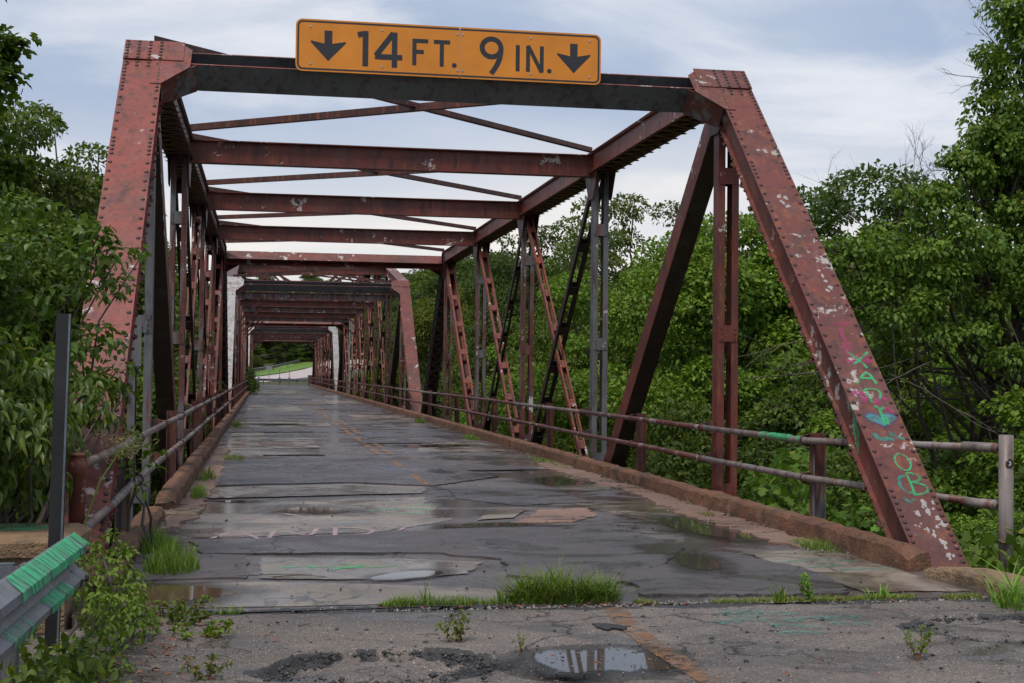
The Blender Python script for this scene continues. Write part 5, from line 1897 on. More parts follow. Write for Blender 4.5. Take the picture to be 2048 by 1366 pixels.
for i, (kind, x, y, zt, mat, wid, lb) in enumerate([
    ("tall1", -7.0, 31, 7.9, "leaf_olive", 0.85, "slender olive tree at upper left against the sky"),
    ("tall2", -7.6, 38, 8.5, "leaf_olive", 0.8, "olive tree directly left of the left end post"),
    ("broad3", -8.4, 27, 5.6, "leaf_mid", 0.9, "mid green tree low at the upper left"),
    ("broad2", -8.6, 33, 7.0, "leaf_olive", 0.85, "rounded olive tree between the slender one and the left end post"),
    ("tall2", -9.0, 29, 8.0, "leaf_mid", 0.9, "tall leafy tree behind the slender olive tree"),
    ("tall1", -8.8, 62, 9.6, "leaf_olive", 0.75, "olive tree behind the left verticals farther along"),
    ("broad1", -9.0, 46, 7.0, "leaf_dark", 0.9, "dark tree behind the left verticals"),
    ("broad2", -8.5, 24, 3.0, "leaf_mid", 0.8, "green tree behind the left hip vertical"),
    ("broad3", -7.5, 34, 2.6, "leaf_bright", 0.7, "bright tree seen low between left verticals"),
    ("broad1", -10.0, 78, 8.0, "leaf_dark", 1.0, "dark tree behind the middle span's left truss"),
    ("broad2", -10.0, 100, 8.0, "leaf_mid", 1.0, "green tree behind the far left truss"),
    ("broad1", -10.0, 122, 8.0, "leaf_dark", 1.0, "dark tree behind the farthest left truss"),
    ("broad2", -9.0, 142, 7.0, "leaf_mid", 1.0, "green tree at the far left bank"),
    ("broad1", -13.0, 60, 8.0, "leaf_dark", 1.0, "dark tree deep behind the left truss"),
]):
    place(kind, "tree", lb, "tree", x, y, zt, mat, i * 1.3 + 0.5, wid, TLG)
# the wood on the rise beyond the bridge: too alike to tell apart
gw = random.Random(12)
row = []
for (yy, x0, x1, n, ht) in ((200, -20, -6, 5, 9), (216, -18, 24, 9, 10), (232, -20, 34, 9, 12), (252, -22, 40, 9, 11), (278, -20, 46, 8, 11), (310, -20, 52, 8, 11)):
    for k in range(n):
        row.append((x0 + (x1 - x0) * (k + gw.uniform(-0.3, 0.3)) / (n - 1), yy + gw.uniform(-5, 5), ht * gw.uniform(0.8, 1.2)))
for k in range(10):
    row.append((gw.uniform(16, 34), gw.uniform(140, 210), gw.uniform(10, 14)))
for k in range(15):
    x = -16 + k * 2.4 + gw.uniform(-0.6, 0.6)
    y = 206 + gw.uniform(-4, 6) + (8 if -3 < x < 14 else 0)
    place("bush1" if k % 2 else "bush2", "thicket_bush", "one of the bushes in the dark thicket at the foot of the far wood", "bush", x, y, float(ground_z(x, y)) + gw.uniform(3.5, 5.5), ["leaf_mid", "leaf_dark", "leaf_bright"][k % 3], k * 1.1, 1.5, "thicket bushes below the far wood")
for i, (x, y, h) in enumerate(row):
    if -2 < x < 16 and y < 212:
        continue
    z = float(ground_z(x, y))
    place(["broad1", "broad2", "tall2", "broad1", "broad3"][i % 5], "wood_tree", "one of the trees in the wood on the rise beyond the bridge", "tree", x, y, z + h, ["leaf_dark", "leaf_mid", "leaf_dark", "leaf_mid", "leaf_olive"][(i * 3) % 5], gw.uniform(0, 6), gw.uniform(0.95, 1.3), "trees in the far wood")

# --- the vine-covered tree at the right edge
g = np.random.default_rng(55)


def grow_twigs(mb, p, d, L, r, depth, gg, spread=0.6, n=3, curl=0.0):
    """bare branching twigs"""
    p, d = V(p), V(d).normalized()
    pts = [p]
    k = 5
    for i in range(k):
        d = (d + V(gg.uniform(-1, 1), gg.uniform(-1, 1), gg.uniform(-1, 1)) * 0.16 + V(0, 0, curl)).normalized()
        pts.append(pts[-1] + d * L / k)
    mb.tube(pts, [r * (1 - 0.55 * i / k) for i in range(k + 1)], 4, False)
    if depth > 0:
        for i in range(n):
            q = pts[gg.randint(2, k)]
            dd = (d + V(gg.uniform(-1, 1), gg.uniform(-1, 1), gg.uniform(-0.6, 1)) * spread).normalized()
            grow_twigs(mb, q, dd, L * gg.uniform(0.5, 0.8), r * 0.5, depth - 1, gg, spread, n, curl)


vt = tag(empty("vine_tree", (10.0, 20.0, float(ground_z(10, 20)))), "vine-covered tree with bare twigs filling the right edge", "tree")
VC = []
for (x, y, z, r, k) in [
    (9.3, 19.3, 6.6, 0.75, 3), (9.6, 19.6, 5.8, 0.9, 4), (9.0, 19.0, 5.3, 0.7, 3), (9.5, 19.4, 4.6, 0.95, 4), (8.75, 19.0, 4.4, 0.6, 3), (9.9, 19.8, 7.6, 0.9, 5), (8.3, 18.9, 4.75, 0.5, 6), (7.9, 18.8, 4.35, 0.45, 6), (8.5, 18.9, 5.35, 0.4, 5), (8.75, 19.0, 6.5, 0.45, 5), (8.95, 19.1, 7.1, 0.4, 5), (7.0, 18.7, 3.7, 0.4, 5), (6.35, 18.8, 3.35, 0.35, 5), (5.95, 18.9, 3.15, 0.3, 4), (8.95, 19.1, 6.2, 0.6, 5), (8.7, 19.0, 5.6, 0.5, 5), (9.25, 19.2, 5.0, 0.7, 6), (8.55, 18.9, 4.75, 0.5, 5), (9.3, 19.3, 7.2, 0.5, 4),
    (8.3, 18.8, 3.85, 0.6, 3), (7.65, 18.7, 3.9, 0.5, 3), (7.1, 18.6, 4.0, 0.45, 3), (7.4, 18.5, 3.4, 0.6, 4), (6.6, 18.6, 3.2, 0.5, 3), (6.2, 18.8, 2.95, 0.45, 3), (6.9, 18.4, 2.8, 0.6, 4), (6.4, 18.6, 2.35, 0.5, 3),
    (8.1, 18.4, 3.1, 0.7, 5), (8.9, 18.5, 3.4, 0.8, 5), (9.5, 18.6, 3.0, 0.9, 5), (7.5, 18.2, 2.5, 0.6, 4), (8.4, 18.2, 2.3, 0.7, 4), (9.3, 18.3, 2.2, 0.8, 4), (6.5, 19.2, 1.7, 0.5, 3), (7.2, 19.2, 1.8, 0.5, 2), (10.2, 19, 4.0, 1.0, 4), (10.4, 19, 2.8, 1.0, 4), (8.5, 19.8, 2.9, 1.0, 3), (9.6, 20.4, 3.6, 1.1, 3)]:
    for i in range(k + 4):
        d = rand_dirs(1, g)[0] * r * 0.8
        VC.append((x + d[0], y + d[1], z + d[2], r * g.uniform(0.32, 0.58)))
P_, T_, N_ = clump_leaves(VC, 1500, g, up=0.6, fill=0.6, flat=0.8)
T_ = nrmz(T_ + np.array([0, -0.2, -0.6]))
n = len(P_)
o = link("crown", leaf_mesh("crown", P_ - np.array(vt.location), T_, N_, 0.088 * g.uniform(0.55, 1.3, n), 0.064 * g.uniform(0.8, 1.2, n), "leaf_vine", "ovate"), None, vt)
mb = MB()
gg = random.Random(4)
zb = float(ground_z(10, 20))
tr = branch_tubes(mb, (10.0, 20.0, zb - 0.5), (9.7, 19.7, 6.5), 0.30, 0.08, 3, 9, 7, 0.02)
for i, c in enumerate(VC[::5]):
    branch_tubes(mb, tr[2 + i % 5], c[:3], 0.055, 0.012, i, 5, 5, 0.08)
mb.build("trunk", "bark", vt, True)
mb = MB()
for i in range(46):
    x = gg.uniform(6.3, 10.2)
    y = gg.uniform(18.0, 20.5)
    z1 = gg.uniform(1.2, 2.6)
    grow_twigs(mb, (x, y, z1), (gg.uniform(-0.8, 0.5), gg.uniform(-0.4, 0.4), -1.0 if i % 3 else -0.2), gg.uniform(0.8, 1.7), 0.013, 2, gg, 0.7, 2)
for i in range(9):
    branch_tubes(mb, (10.2, 19.5 + gg.uniform(-1, 1), gg.uniform(0.3, 2.0)), (gg.uniform(6.2, 7.4), 18.6 + gg.uniform(-0.6, 0.6), gg.uniform(0.2, 2.4)), 0.035, 0.008, i + 70, 5, 7, 0.05)
mb.build("hanging_vines", "twig", vt)
for (p, d, L, rr_) in (((6.75, 18.6, 3.3), (-0.5, 0, 0.75), 0.95, 0.014), ((6.9, 18.6, 3.45), (-0.15, 0, 1.0), 0.85, 0.014), ((6.5, 18.7, 3.0), (-1, 0, 0.55), 0.7, 0.014), ((7.25, 18.6, 4.3), (-0.1, 0, 1), 0.4, 0.01), ((6.8, 18.6, 3.2), (-0.9, 0, 0.15), 0.8, 0.014),
                     ((9.0, 19.1, 6.2), (-0.6, 0, 0.65), 0.9, 0.012), ((9.0, 19.1, 6.5), (-0.2, 0, 1.0), 0.95, 0.012), ((8.9, 19.1, 5.9), (-0.9, 0, 0.3), 0.7, 0.012), ((9.1, 19.2, 6.9), (0.1, 0, 1.0), 0.8, 0.012), ((8.2, 18.9, 4.5), (-0.9, 0, 0.2), 0.5, 0.012), ((8.0, 18.9, 4.2), (-0.9, 0, 0.35), 0.5, 0.012)):
    mb = MB()
    grow_twigs(mb, p, d, L, rr_, 3, gg, 0.65, 3)
    mb.build("bare_branch", "twig", vt)

# --- lobed-leaf tree at the upper left edge
lt = tag(empty("lobed_leaf_tree", (-8.6, 21.0, float(ground_z(-8.6, 21)))), "dark lobed-leaf tree at the upper left corner", "tree")
LC = []
for (x, y, z, r, k) in [(-6.9, 21, 7.6, 0.55, 3), (-6.4, 21, 7.2, 0.3, 2), (-6.9, 20.8, 6.7, 0.5, 3), (-6.35, 20.8, 6.2, 0.34, 2), (-5.95, 20.8, 6.1, 0.22, 1), (-6.7, 20.8, 5.7, 0.55, 3), (-6.9, 20.7, 4.9, 0.6, 3), (-6.4, 20.6, 5.0, 0.4, 2), (-7.0, 20.5, 4.2, 0.7, 3), (-6.2, 20.5, 4.3, 0.4, 2), (-7.5, 21, 6.0, 1.0, 4), (-8.2, 21, 7.5, 1.2, 5), (-8.5, 21, 5.5, 1.2, 4), (-6.6, 20.4, 3.4, 0.6, 3)]:
    for i in range(k + 4):
        d = rand_dirs(1, g)[0] * r * 0.9
        LC.append((x + 0.35 + d[0], y + d[1], z + d[2] * 0.7, r * g.uniform(0.4, 0.7)))
P_, T_, N_ = clump_leaves(LC, 900, g, up=0.8, fill=0.6, flat=0.6)
n = len(P_)
link("crown", leaf_mesh("crown", P_ - np.array(lt.location), T_, N_, 0.15 * g.uniform(0.7, 1.25, n), 0.13 * g.uniform(0.8, 1.2, n), "leaf_mid", "lobed"), None, lt)
mb = MB()
tr = branch_tubes(mb, (-8.6, 21, lt.location.z - 0.5), (-8.2, 21, 7.5), 0.22, 0.05, 8, 8, 7, 0.02)
for i, c in enumerate(LC[::2]):
    branch_tubes(mb, tr[3 + i % 4], c[:3], 0.04, 0.01, i + 30, 5, 5, 0.06)
mb.build("trunk", "bark", lt, True)

# --- leafy shrubs in front of the left end post


def shrub(name, label, base, blobs, per, L, W, mat, seed, droop=0.0, hang=0.3, shape="ovate", up=0.7):
    gg_ = np.random.default_rng(seed)
    r = tag(empty(name, base), label, "bush")
    C = []
    for (x, y, z, rr, k) in blobs:
        for i in range(k):
            d = rand_dirs(1, gg_)[0] * rr * 0.8
            C.append((x + d[0], y + d[1], z + d[2], rr * gg_.uniform(0.32, 0.6)))
    P_, T_, N_ = clump_leaves(C, per, gg_, up=up, fill=0.55, flat=0.9)
    T_ = nrmz(T_ + np.array([0, -0.15, -hang]))
    n = len(P_)
    link("foliage", leaf_mesh("foliage", P_ - np.array(base), T_, N_, L * gg_.uniform(0.55, 1.25, n), W * gg_.uniform(0.75, 1.2, n), mat, shape, droop), None, r)
    mb = MB()
    for i, c in enumerate(C[::3]):
        branch_tubes(mb, (base[0] + 0.25 * math.sin(i), base[1] + 0.2 * math.cos(i * 2.1), base[2] - 0.1), c[:3], 0.022, 0.005, i + seed, 5, 6, 0.05)
    mb.build("stems", "twig", r, True)
    return r


shrub("broadleaf_shrub", "leafy shrub with pointed leaves covering the left end post", (-4.6, 11.6, -0.6),
      [(-4.5, 11.2, 2.35, 0.5, 7), (-4.0, 11.2, 2.45, 0.40, 7), (-3.6, 11.3, 2.35, 0.35, 6), (-3.3, 11.4, 2.25, 0.22, 4), (-4.9, 11.0, 1.8, 0.6, 8), (-4.2, 10.9, 1.8, 0.55, 8), (-3.65, 11.2, 1.75, 0.40, 6), (-3.4, 11.5, 1.55, 0.22, 4), (-4.6, 10.8, 1.2, 0.6, 7), (-3.9, 11.1, 1.25, 0.5, 6), (-5.4, 11.4, 2.2, 0.7, 6), (-5.5, 11.2, 1.2, 0.7, 6), (-3.05, 11.45, 2.35, 0.14, 2), (-3.55, 11.4, 1.25, 0.3, 4)],
      2300, 0.088, 0.056, "leaf_glossy", 201)
shrub("drooping_shrub", "shrub with long drooping leaves below the left end post", (-4.0, 9.9, -0.5),
      [(-4.1, 9.5, 1.35, 0.45, 7), (-3.75, 9.6, 1.25, 0.4, 7), (-3.5, 10.0, 1.28, 0.28, 6), (-3.4, 10.7, 1.28, 0.24, 6), (-4.2, 9.6, 1.0, 0.42, 8), (-3.7, 9.7, 0.92, 0.36, 8), (-3.62, 10.5, 0.95, 0.26, 6), (-3.28, 11.3, 1.22, 0.20, 5), (-4.6, 10.6, 1.0, 0.6, 6)],
      1700, 0.112, 0.048, "leaf_glossy", 202, droop=0.12, hang=0.8)
shrub("climbing_vine", "thin vine with heart leaves hanging on the left rails", (-3.22, 12.6, 0.0),
      [(-3.18, 12.6, 0.85, 0.16, 3), (-3.16, 13.0, 0.7, 0.15, 3), (-3.12, 12.2, 0.5, 0.12, 2)], 800, 0.085, 0.075, "leaf_lime", 203)
shrub("trailing_vine", "small-leaved vine spilling over the guardrail end", (-3.0, 8.2, -0.2),
      [(-2.98, 8.3, 0.42, 0.16, 6), (-2.90, 8.1, 0.28, 0.17, 7), (-2.88, 7.9, 0.10, 0.19, 7), (-2.90, 7.6, -0.02, 0.20, 7), (-3.05, 8.5, 0.30, 0.2, 6), (-2.95, 8.6, 0.1, 0.2, 6), (-3.0, 7.3, -0.02, 0.2, 6), (-2.82, 8.3, -0.02, 0.16, 4)], 5600, 0.040, 0.024, "leaf_bright", 204, hang=0.5)
shrub("ground_ivy", "low leafy weeds along the left road edge under the guardrail", (-2.95, 6.9, -0.15),
      [(-2.95, 7.0, 0.0, 0.2, 6), (-2.85, 6.6, -0.02, 0.2, 6), (-3.0, 6.3, 0.05, 0.24, 6), (-2.78, 6.9, -0.06, 0.15, 4), (-2.95, 5.9, 0.0, 0.25, 6), (-3.1, 6.8, 0.12, 0.2, 5)], 1900, 0.07, 0.05, "leaf_mid", 205)
shrub("right_corner_weed", "leafy weeds at the lower right behind the kerb stub", (3.7, 9.4, -0.2),
      [(3.62, 9.3, -0.02, 0.2, 5), (3.9, 9.6, 0.05, 0.25, 6), (4.2, 9.9, 0.02, 0.3, 6), (4.0, 9.0, -0.05, 0.25, 5), (4.5, 10.4, 0.0, 0.35, 6)], 1700, 0.06, 0.045, "leaf_mid", 206)
for i, (x, y, z, s) in enumerate([(4.35, 16.6, 0.10, 1.0), (4.55, 15.8, -0.02, 0.9), (4.75, 17.3, 0.22, 1.1), (4.3, 14.6, -0.10, 0.8), (4.9, 14.9, -0.05, 0.9), (4.15, 13.6, -0.15, 0.8), (4.6, 18.4, 0.15, 1.0)]):
    shrub("broadleaf_sapling", ["largest-leaved lime sapling under the rails left of the rail post", "lime sapling just left of the right rail post", "tall lime sapling by the first right vertical", "lime sapling right of the right rail post", "lime sapling behind the right rail post", "small lime sapling beside the right end post's foot", "lime sapling left of the first right vertical"][i],
          (x, y, float(ground_z(x, y))), [(x, y, z, 0.30 * s, 5), (x + 0.15, y - 0.1, z - 0.45, 0.35 * s, 5), (x - 0.05, y + 0.1, z - 1.0, 0.4 * s, 4)], 330, 0.15 * s, 0.14 * s, "leaf_lime", 230 + i, shape="lobed")
# undergrowth carpet on the banks (nobody could count it)
gq = np.random.default_rng(77)
pp = []
for (x0, x1, y0_, y1_, k, hh) in ((3.9, 12, 10, 34, 30000, 0.7), (4.2, 14, 34, 70, 16000, 1.2), (-14, -3.9, 12, 40, 18000, 1.0), (-7, -3.5, 5, 12, 9000, 0.35), (4.6, 9, 4, 10, 7000, 0.3)):
    xx, yv = gq.uniform(x0, x1, k), gq.uniform(y0_, y1_, k)
    bumpy = 0.5 + 0.5 * fbm(xx, yv, 0.6, 3, 5)
    zz = ground_z(xx, yv) + np.abs(gq.normal(0, 1, k)) * hh * 0.5 * (0.3 + bumpy)
    pp.append(np.stack([xx, yv, zz], 1))
pp = np.concatenate(pp)
n = len(pp)
me = leaf_mesh("undergrowth", pp, gq.normal(size=(n, 3)) + np.array([0, 0, -0.2]), nrmz(gq.normal(size=(n, 3)) * 0.6 + np.array([0, 0, 1])), 0.15 * gq.uniform(0.5, 1.3, n), 0.10 * gq.uniform(0.6, 1.3, n), "leaf_mid")
tag(link("undergrowth", me, None), "leafy green undergrowth covering the banks", "undergrowth", kind="stuff")

# ------------------------------------------------------------------ grass and weeds


def blades(specs, seed):
    """specs: (x, y, z, length, lean, width); returns one mesh of curved blades"""
    gb = np.random.default_rng(seed)
    n = len(specs)
    S_ = np.array(specs, float)
    a = gb.uniform(0, 2 * np.pi, n)
    d = np.stack([np.cos(a), np.sin(a), np.zeros(n)], 1)
    sd = np.stack([-np.sin(a), np.cos(a), np.zeros(n)], 1)
    K = 5
    V_ = np.empty((n, K * 2 - 1, 3))
    for k in range(K):
        t = k / (K - 1)
        c = S_[:, :3] + d * (S_[:, 3:4] * S_[:, 4:5] * t ** 1.7) + np.array([0, 0, 1]) * (S_[:, 3:4] * (t - 0.42 * S_[:, 4:5] * t ** 2.4))
        w = S_[:, 5:6] * (1 - t ** 1.6) * 0.5
        if k < K - 1:
            V_[:, 2 * k] = c - sd * w
            V_[:, 2 * k + 1] = c + sd * w
        else:
            V_[:, 2 * k] = c
    F, tot = [], []
    for k in range(K - 2):
        F += [2 * k, 2 * k + 1, 2 * k + 3, 2 * k + 2]
        tot.append(4)
    F += [2 * K - 4, 2 * K - 3, 2 * K - 2]
    tot.append(3)
    m = K * 2 - 1
    loops = ((np.arange(n) * m)[:, None] + np.array(F)[None]).ravel()
    tt = np.tile(tot, n)
    return V_.reshape(-1, 3), loops, np.concatenate([[0], np.cumsum(tt)[:-1]]), tt


def grass(name, label, cx, cy, rx, ry, n, L, w, seed, mat="grass_blade", z=-0.07, lean=(0.3, 1.0), cat="grass", stuff=False):
    gb = random.Random(seed)
    sp = []
    for i in range(n):
        a, r = gb.uniform(0, 2 * math.pi), math.sqrt(gb.random())
        k = 1 - 0.45 * r
        k *= 0.75 + 0.5 * mnoise.noise(V(cx + rx * r * math.cos(a) * 7, cy, seed * 1.7))
        sp.append((cx + rx * r * math.cos(a), cy + ry * r * math.sin(a), z, L * k * gb.uniform(0.4, 1.25), gb.uniform(*lean), w * gb.uniform(0.7, 1.3)))
    v, lo, st, tt = blades(sp, seed)
    base = np.array([cx, cy, z])
    me = np_mesh(name, v - base, lo, st, tt, mat)
    o = link(name, me, None)
    o.location = base
    tag(o, label, cat, kind="stuff" if stuff else None)
    return o


grass("grass_tuft", "biggest bright grass tuft growing in the deck joint", -0.04, 9.42, 0.44, 0.12, 680, 0.52, 0.013, 1, lean=(0.4, 1.4))
grass("grass_tuft", "dense short undergrass inside the biggest grass tuft", -0.10, 9.40, 0.46, 0.10, 520, 0.17, 0.008, 41)
grass("grass_tuft", "dry straw blades lying round the biggest grass tuft", -0.10, 9.36, 0.50, 0.13, 120, 0.20, 0.006, 42, mat="straw", lean=(0.9, 1.5))
grass("grass_tuft", "short fuzzy grass tuft at the left end of the joint row", -1.18, 9.36, 0.14, 0.08, 330, 0.15, 0.006, 2)
grass("grass_tuft", "low grass strip between the fuzzy tuft and the biggest tuft", -0.80, 9.38, 0.32, 0.09, 520, 0.17, 0.006, 3)
grass("grass_tuft", "upright thin blades rising from the low grass strip", -0.98, 9.40, 0.06, 0.05, 30, 0.30, 0.008, 4, lean=(0.1, 0.5))
grass("grass_tuft", "tall seed stalks behind the biggest grass tuft", 0.05, 9.55, 0.36, 0.12, 30, 0.55, 0.003, 5, mat="straw", lean=(0.05, 0.5))
grass("grass_tuft", "dense grass clump beside the near left kerb block", -2.78, 11.2, 0.22, 0.38, 560, 0.36, 0.008, 6, lean=(0.1, 0.6))
grass("grass_tuft", "grass clump against the left kerb before the chipped end", -2.98, 12.6, 0.16, 0.5, 380, 0.30, 0.008, 7, lean=(0.1, 0.7))
grass("grass_tuft", "tall grass tuft at the chipped left kerb end", -2.86, 17.6, 0.10, 0.5, 220, 0.36, 0.010, 8, lean=(0.1, 0.6))
grass("grass_tuft", "grass tuft farther along the left kerb", -2.88, 20.5, 0.12, 0.7, 160, 0.36, 0.012, 9, lean=(0.1, 0.6))
grass("grass_tuft", "low moss-green tuft on the deck left of the kerb", -2.62, 25.5, 0.22, 0.6, 240, 0.16, 0.014, 10, mat="grass_moss")
grass("grass_tuft", "far grass tuft by the left kerb under the second portal", -2.85, 41.0, 0.15, 1.0, 120, 0.32, 0.02, 11, stuff=True)
grass("grass_tuft", "moss-green grass strip along the right kerb in the third panel", 2.85, 24.0, 0.16, 1.9, 420, 0.13, 0.014, 12, mat="grass_moss")
grass("grass_tuft", "round grass tuft by the right kerb in the fourth panel", 2.85, 33.0, 0.16, 0.8, 220, 0.25, 0.016, 13)
grass("grass_tuft", "grass tuft by the right kerb near the second portal", 2.82, 44.0, 0.16, 0.9, 160, 0.32, 0.02, 14)
grass("grass_tuft", "small grass tuft in the grit by the right kerb", 2.80, 14.9, 0.12, 0.22, 150, 0.14, 0.008, 15, mat="grass_moss")
grass("grass_tuft", "feathery grass clump against the right kerb near its broken end", 2.92, 12.1, 0.16, 0.42, 460, 0.20, 0.006, 16, lean=(0.3, 1.0))
grass("grass_tuft", "tiny grass tuft in the wet film by the right kerb", 2.55, 12.9, 0.06, 0.1, 60, 0.12, 0.007, 17, mat="grass_moss")
grass("grass_tuft", "arching long grass at the lower right corner", 3.05, 8.85, 0.16, 0.22, 130, 0.55, 0.014, 18, lean=(0.5, 1.2))
grass("grass_tuft", "dark-bladed weed in the joint on the right", 1.50, 9.30, 0.05, 0.05, 34, 0.22, 0.014, 19, lean=(0.2, 0.9))
grass("grass_tuft", "spreading grass weed near the right end of the joint", 2.25, 9.28, 0.10, 0.05, 40, 0.22, 0.012, 20, lean=(0.5, 1.1))
grass("grass_tuft", "small grass tuft on the near asphalt left of the joint puddle", -2.3, 9.15, 0.10, 0.05, 70, 0.14, 0.007, 21)
grass("grass_tuft", "tall coarse grass left of the capped railing post", -3.42, 9.85, 0.16, 0.2, 60, 0.85, 0.016, 22, z=-0.15, lean=(0.2, 0.8))
grass("grass_tuft", "coarse grass in front of the brown concrete block", -3.85, 8.9, 0.4, 0.25, 120, 0.75, 0.016, 23, z=-0.2, lean=(0.2, 0.9))
grass("grass_tuft", "tall grass among the weeds under the guardrail", -2.95, 7.1, 0.12, 0.5, 70, 0.40, 0.012, 24, z=-0.12, lean=(0.3, 1.0))
gm = random.Random(31)
sp = []
for i in range(2600):
    x = gm.uniform(0.45, 3.0)
    if mnoise.noise(V(x * 2.1, 3.3, 0)) < -0.12:
        continue
    sp.append((x, 9.26 + 0.05 * mnoise.noise(V(x * 1.4, 0, 0)) + gm.gauss(0, 0.035), -0.075, gm.uniform(0.02, 0.075), gm.uniform(0.3, 1.2), gm.uniform(0.005, 0.010)))
for i in range(500):
    sp.append((gm.uniform(-3.0, -1.2), 9.22 + gm.gauss(0, 0.03), -0.085, gm.uniform(0.02, 0.05), gm.uniform(0.3, 1.2), 0.006))
v, lo, st, tt = blades(sp, 32)
tag(link("joint_moss", np_mesh("joint_moss", v, lo, st, tt, "grass_moss"), None), "short moss and grass along the deck joint", "moss", kind="stuff")


def weed(label, x, y, z, h, w, n, L, mat, seed, name="small_weed"):
    gb = np.random.default_rng(seed)
    r = tag(empty(name, (x, y, z)), label, "weed")
    mb = MB()
    P_, T_ = [], []
    for i in range(6):
        tip = (x + gb.uniform(-w, w), y + gb.uniform(-w, w) * 0.6, z + h * gb.uniform(0.7, 1.05))
        pts = branch_tubes(mb, (x, y, z - 0.02), tip, 0.003, 0.0012, seed + i, 4, 5, 0.06)
        for k in range(n // 6):
            p = pts[gb.integers(2, 6)] + V(gb.normal(0, 0.012), gb.normal(0, 0.012), gb.normal(0, 0.010))
            P_.append(tuple(p))
            T_.append(tuple(gb.normal(size=3)))
    mb.build("stems", "dead_leaf", r)
    P_ = np.array(P_)
    T_ = np.array(T_)
    k = len(P_)
    link("foliage", leaf_mesh("foliage", P_ - np.array([x, y, z]), T_, nrmz(gb.normal(size=(k, 3)) * 0.4 + np.array([0, 0, 1])), L * gb.uniform(0.6, 1.3, k), L * 0.55, mat), None, r)


weed("small yellow-green seedling standing on the near asphalt", -0.95, 8.05, -0.06, 0.16, 0.13, 130, 0.035, "leaf_yellow", 301)
weed("feathery weed on the asphalt at lower right", 1.55, 7.30, -0.06, 0.16, 0.09, 220, 0.022, "leaf_lime", 302)
weed("leafy weed in the joint right of the dark crack", 1.72, 9.30, -0.07, 0.16, 0.12, 160, 0.03, "leaf_lime", 303)
weed("leafy weed sprawling at the left end of the joint", -2.62, 9.1, -0.08, 0.12, 0.22, 150, 0.05, "leaf_bright", 304)
weed("weed runner lying on the asphalt at lower left", -2.45, 8.35, -0.06, 0.08, 0.2, 110, 0.05, "leaf_bright", 305)
weed("second weed runner on the asphalt nearest the guardrail", -2.62, 8.75, -0.06, 0.09, 0.26, 140, 0.05, "leaf_mid", 306)
weed("reddish weed at the lower left road edge", -2.35, 7.2, -0.06, 0.12, 0.12, 70, 0.04, "leaf_olive", 307)
weed("small sprout by the clear puddle", -0.62, 7.8, -0.06, 0.08, 0.03, 24, 0.02, "leaf_lime", 308)
# feathery seed heads on a long stalk over the left rails
st_ = tag(empty("seed_stalk", (-3.35, 9.9, -0.1)), "long arching seed stalk leaning over the left rails", "grass stalk")
mb = MB()
mb.tube([(-3.38, 9.85, -0.1), (-3.33, 10.0, 0.35), (-3.22, 10.2, 0.72), (-3.10, 10.4, 0.93), (-3.0, 10.5, 0.98)], [0.008, 0.007, 0.006, 0.004, 0.002], 6)
mb.build("stalk", "grass_blade", st_)
gb = np.random.default_rng(9)
pp = np.array([-3.08, 10.42, 0.95]) + gb.normal(size=(260, 3)) * np.array([0.09, 0.09, 0.06])
link("seed_head", leaf_mesh("seed_head", pp - np.array(st_.location), gb.normal(size=(260, 3)) + np.array([0.3, 0, 0.2]), gb.normal(size=(260, 3)), 0.07, 0.006, "straw"), None, st_)

# ------------------------------------------------------------------ loose stones, fallen leaves, twigs (past counting)
gs = np.random.default_rng(91)


def stones(name, label, pts, sizes, mat, z):
    n = len(pts)
    base = np.array([(1, 0, 0), (-1, 0, 0), (0, 1, 0), (0, -1, 0), (0, 0, 1), (0, 0, -1)], float)
    F = np.array([(0, 2, 4), (2, 1, 4), (1, 3, 4), (3, 0, 4), (2, 0, 5), (1, 2, 5), (3, 1, 5), (0, 3, 5)])
    a = gs.uniform(0, 2 * np.pi, n)
    j = base[None] * gs.uniform(0.6, 1.3, (n, 6, 1)) * np.array([1, 1, 0.65])
    c, s = np.cos(a)[:, None], np.sin(a)[:, None]
    vx = j[..., 0] * c - j[..., 1] * s
    vy = j[..., 0] * s + j[..., 1] * c
    v = np.stack([vx, vy, j[..., 2]], -1) * sizes[:, None, None] + pts[:, None, :]
    loops = ((np.arange(n) * 6)[:, None] + F.ravel()[None]).ravel()
    nf = n * 8
    return tag(link(name, np_mesh(name, v.reshape(-1, 3), loops, np.arange(nf) * 3, np.full(nf, 3), mat), None), label, "stones", kind="stuff")


k = 5200
xx, yv = gs.uniform(-2.9, 3.0, k), gs.uniform(6.0, 9.1, k)
keep = (fbm(xx, yv, 0.8, 3, 17) + gs.normal(0, 0.35, k)) > -0.05
xx, yv = xx[keep], yv[keep]
zz = -0.056 + 0.008 * fbm(xx, yv, 0.9, 3, 21) + 0.001
stones("loose_gravel", "loose grey gravel scattered over the near asphalt", np.stack([xx, yv, zz], 1), 0.0025 + 0.008 * gs.random(len(xx)) ** 4, "gravel_stone", 0)
k = 500
xx, yv = gs.uniform(-2.7, 3.0, k), gs.uniform(6.2, 9.1, k)
zz = -0.056 + 0.008 * fbm(xx, yv, 0.9, 3, 21) + 0.003
stones("asphalt_crumbs", "black asphalt crumbs lying on the near road", np.stack([xx, yv, zz], 1), 0.004 + 0.016 * gs.random(k) ** 4, "gravel_dark", 0)
k = 1500
aa = gs.uniform(0, 2 * np.pi, k)
rr_ = gs.normal(0.84, 0.10, k)
wh = gs.integers(0, 3, k)
cx_ = np.choose(wh, [-1.45, 1.45, 2.65])
cy_ = np.choose(wh, [7.45, 6.20, 8.05])
xx = cx_ + np.choose(wh, [0.62, 0.8, 0.85]) * rr_ * np.cos(aa)
yv = cy_ + np.choose(wh, [0.50, 0.42, 0.55]) * rr_ * np.sin(aa)
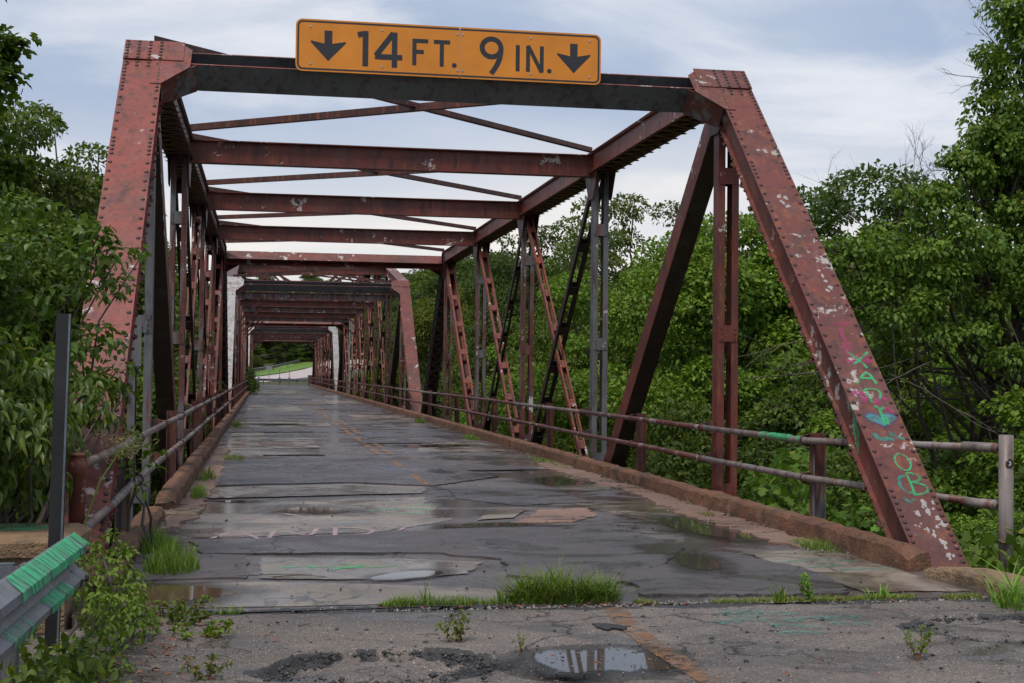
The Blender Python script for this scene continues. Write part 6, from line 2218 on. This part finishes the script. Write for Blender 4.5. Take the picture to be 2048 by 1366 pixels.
stones("pothole_rubble", "black broken asphalt lumps round the potholes", np.stack([xx, yv, np.full(k, -0.066)], 1), 0.004 + 0.022 * gs.random(k) ** 4, "gravel_dark", 0)
k = 1500
xx = gs.uniform(-3.0, 3.1, k)
yv = 9.20 + 0.05 * np.sin(xx * 2.3) + gs.normal(0, 0.045, k)
stones("joint_grit", "grit and crumbs filling the deck joint", np.stack([xx, yv, np.full(k, -0.064)], 1), 0.004 + 0.018 * gs.random(k) ** 3, "gravel_stone", 0)
k = 2600
side = gs.random(k) < 0.6
xx = np.where(side, gs.normal(2.85, 0.14, k), gs.normal(-2.9, 0.10, k))
yv = np.where(side, gs.uniform(11.5, 27, k), gs.uniform(13.5, 26, k))
xx = np.clip(xx, -3.03, 3.05)
stones("kerb_grit", "pebbles and grit gathered along both kerbs", np.stack([xx, yv, np.full(k, ZD + 0.02)], 1), 0.004 + 0.016 * gs.random(k) ** 3, "gravel_stone", 0)
k = 260
xx, yv = gs.uniform(-2.8, 2.9, k), gs.uniform(9.5, 20, k)
stones("deck_crumbs", "dark crumbs scattered over the near deck", np.stack([xx, yv, np.full(k, ZD + 0.013)], 1), 0.004 + 0.014 * gs.random(k) ** 3, "gravel_dark", 0)
k = 420
xx = np.concatenate([gs.uniform(-2.95, -2.3, 230), gs.uniform(-2.9, 3.0, 110), gs.uniform(-1.4, 2.9, 80)])
yv = np.concatenate([gs.uniform(6.2, 9.1, 230), gs.uniform(6.2, 9.1, 110), gs.normal(9.18, 0.06, 80)])
n = len(xx)
pp = np.stack([xx, yv, -0.050 + 0.006 * gs.random(n)], 1)
t = gs.normal(size=(n, 3)) * np.array([1, 1, 0.1])
tag(link("fallen_leaves", leaf_mesh("fallen_leaves", pp, t, nrmz(gs.normal(size=(n, 3)) * 0.25 + np.array([0, 0, 1])), 0.045 * gs.uniform(0.4, 1.3, n), 0.02 * gs.uniform(0.5, 1.4, n), "dead_leaf"), None), "brown fallen leaves on the near road", "fallen leaves", kind="stuff")
mb = MB()
gt = random.Random(8)
for i in range(34):
    x, y, a, L = gt.uniform(-2.9, 2.6), gt.uniform(6.3, 9.1), gt.uniform(0, 6.3), gt.uniform(0.05, 0.18)
    if i > 14:
        x, y = gt.uniform(-2.9, -2.0), gt.uniform(6.6, 9.0)
    mb.tube([(x, y, -0.047), (x + L / 2 * math.cos(a) + 0.006, y + L / 2 * math.sin(a), -0.043), (x + L * math.cos(a), y + L * math.sin(a), -0.046)], [0.0035, 0.003, 0.0015], 5)
for (x, y, a, L) in ((-2.3, 10.75, 0.1, 0.6), (-2.0, 10.7, -0.1, 0.4)):
    mb.tube([(x, y, ZD + 0.012), (x + L / 2, y + 0.03, ZD + 0.018), (x + L, y + L * a, ZD + 0.012)], [0.004, 0.004, 0.002], 5)
tag(mb.build("fallen_twigs", "twig"), "thin dry twigs lying on the road", "twigs", kind="stuff")
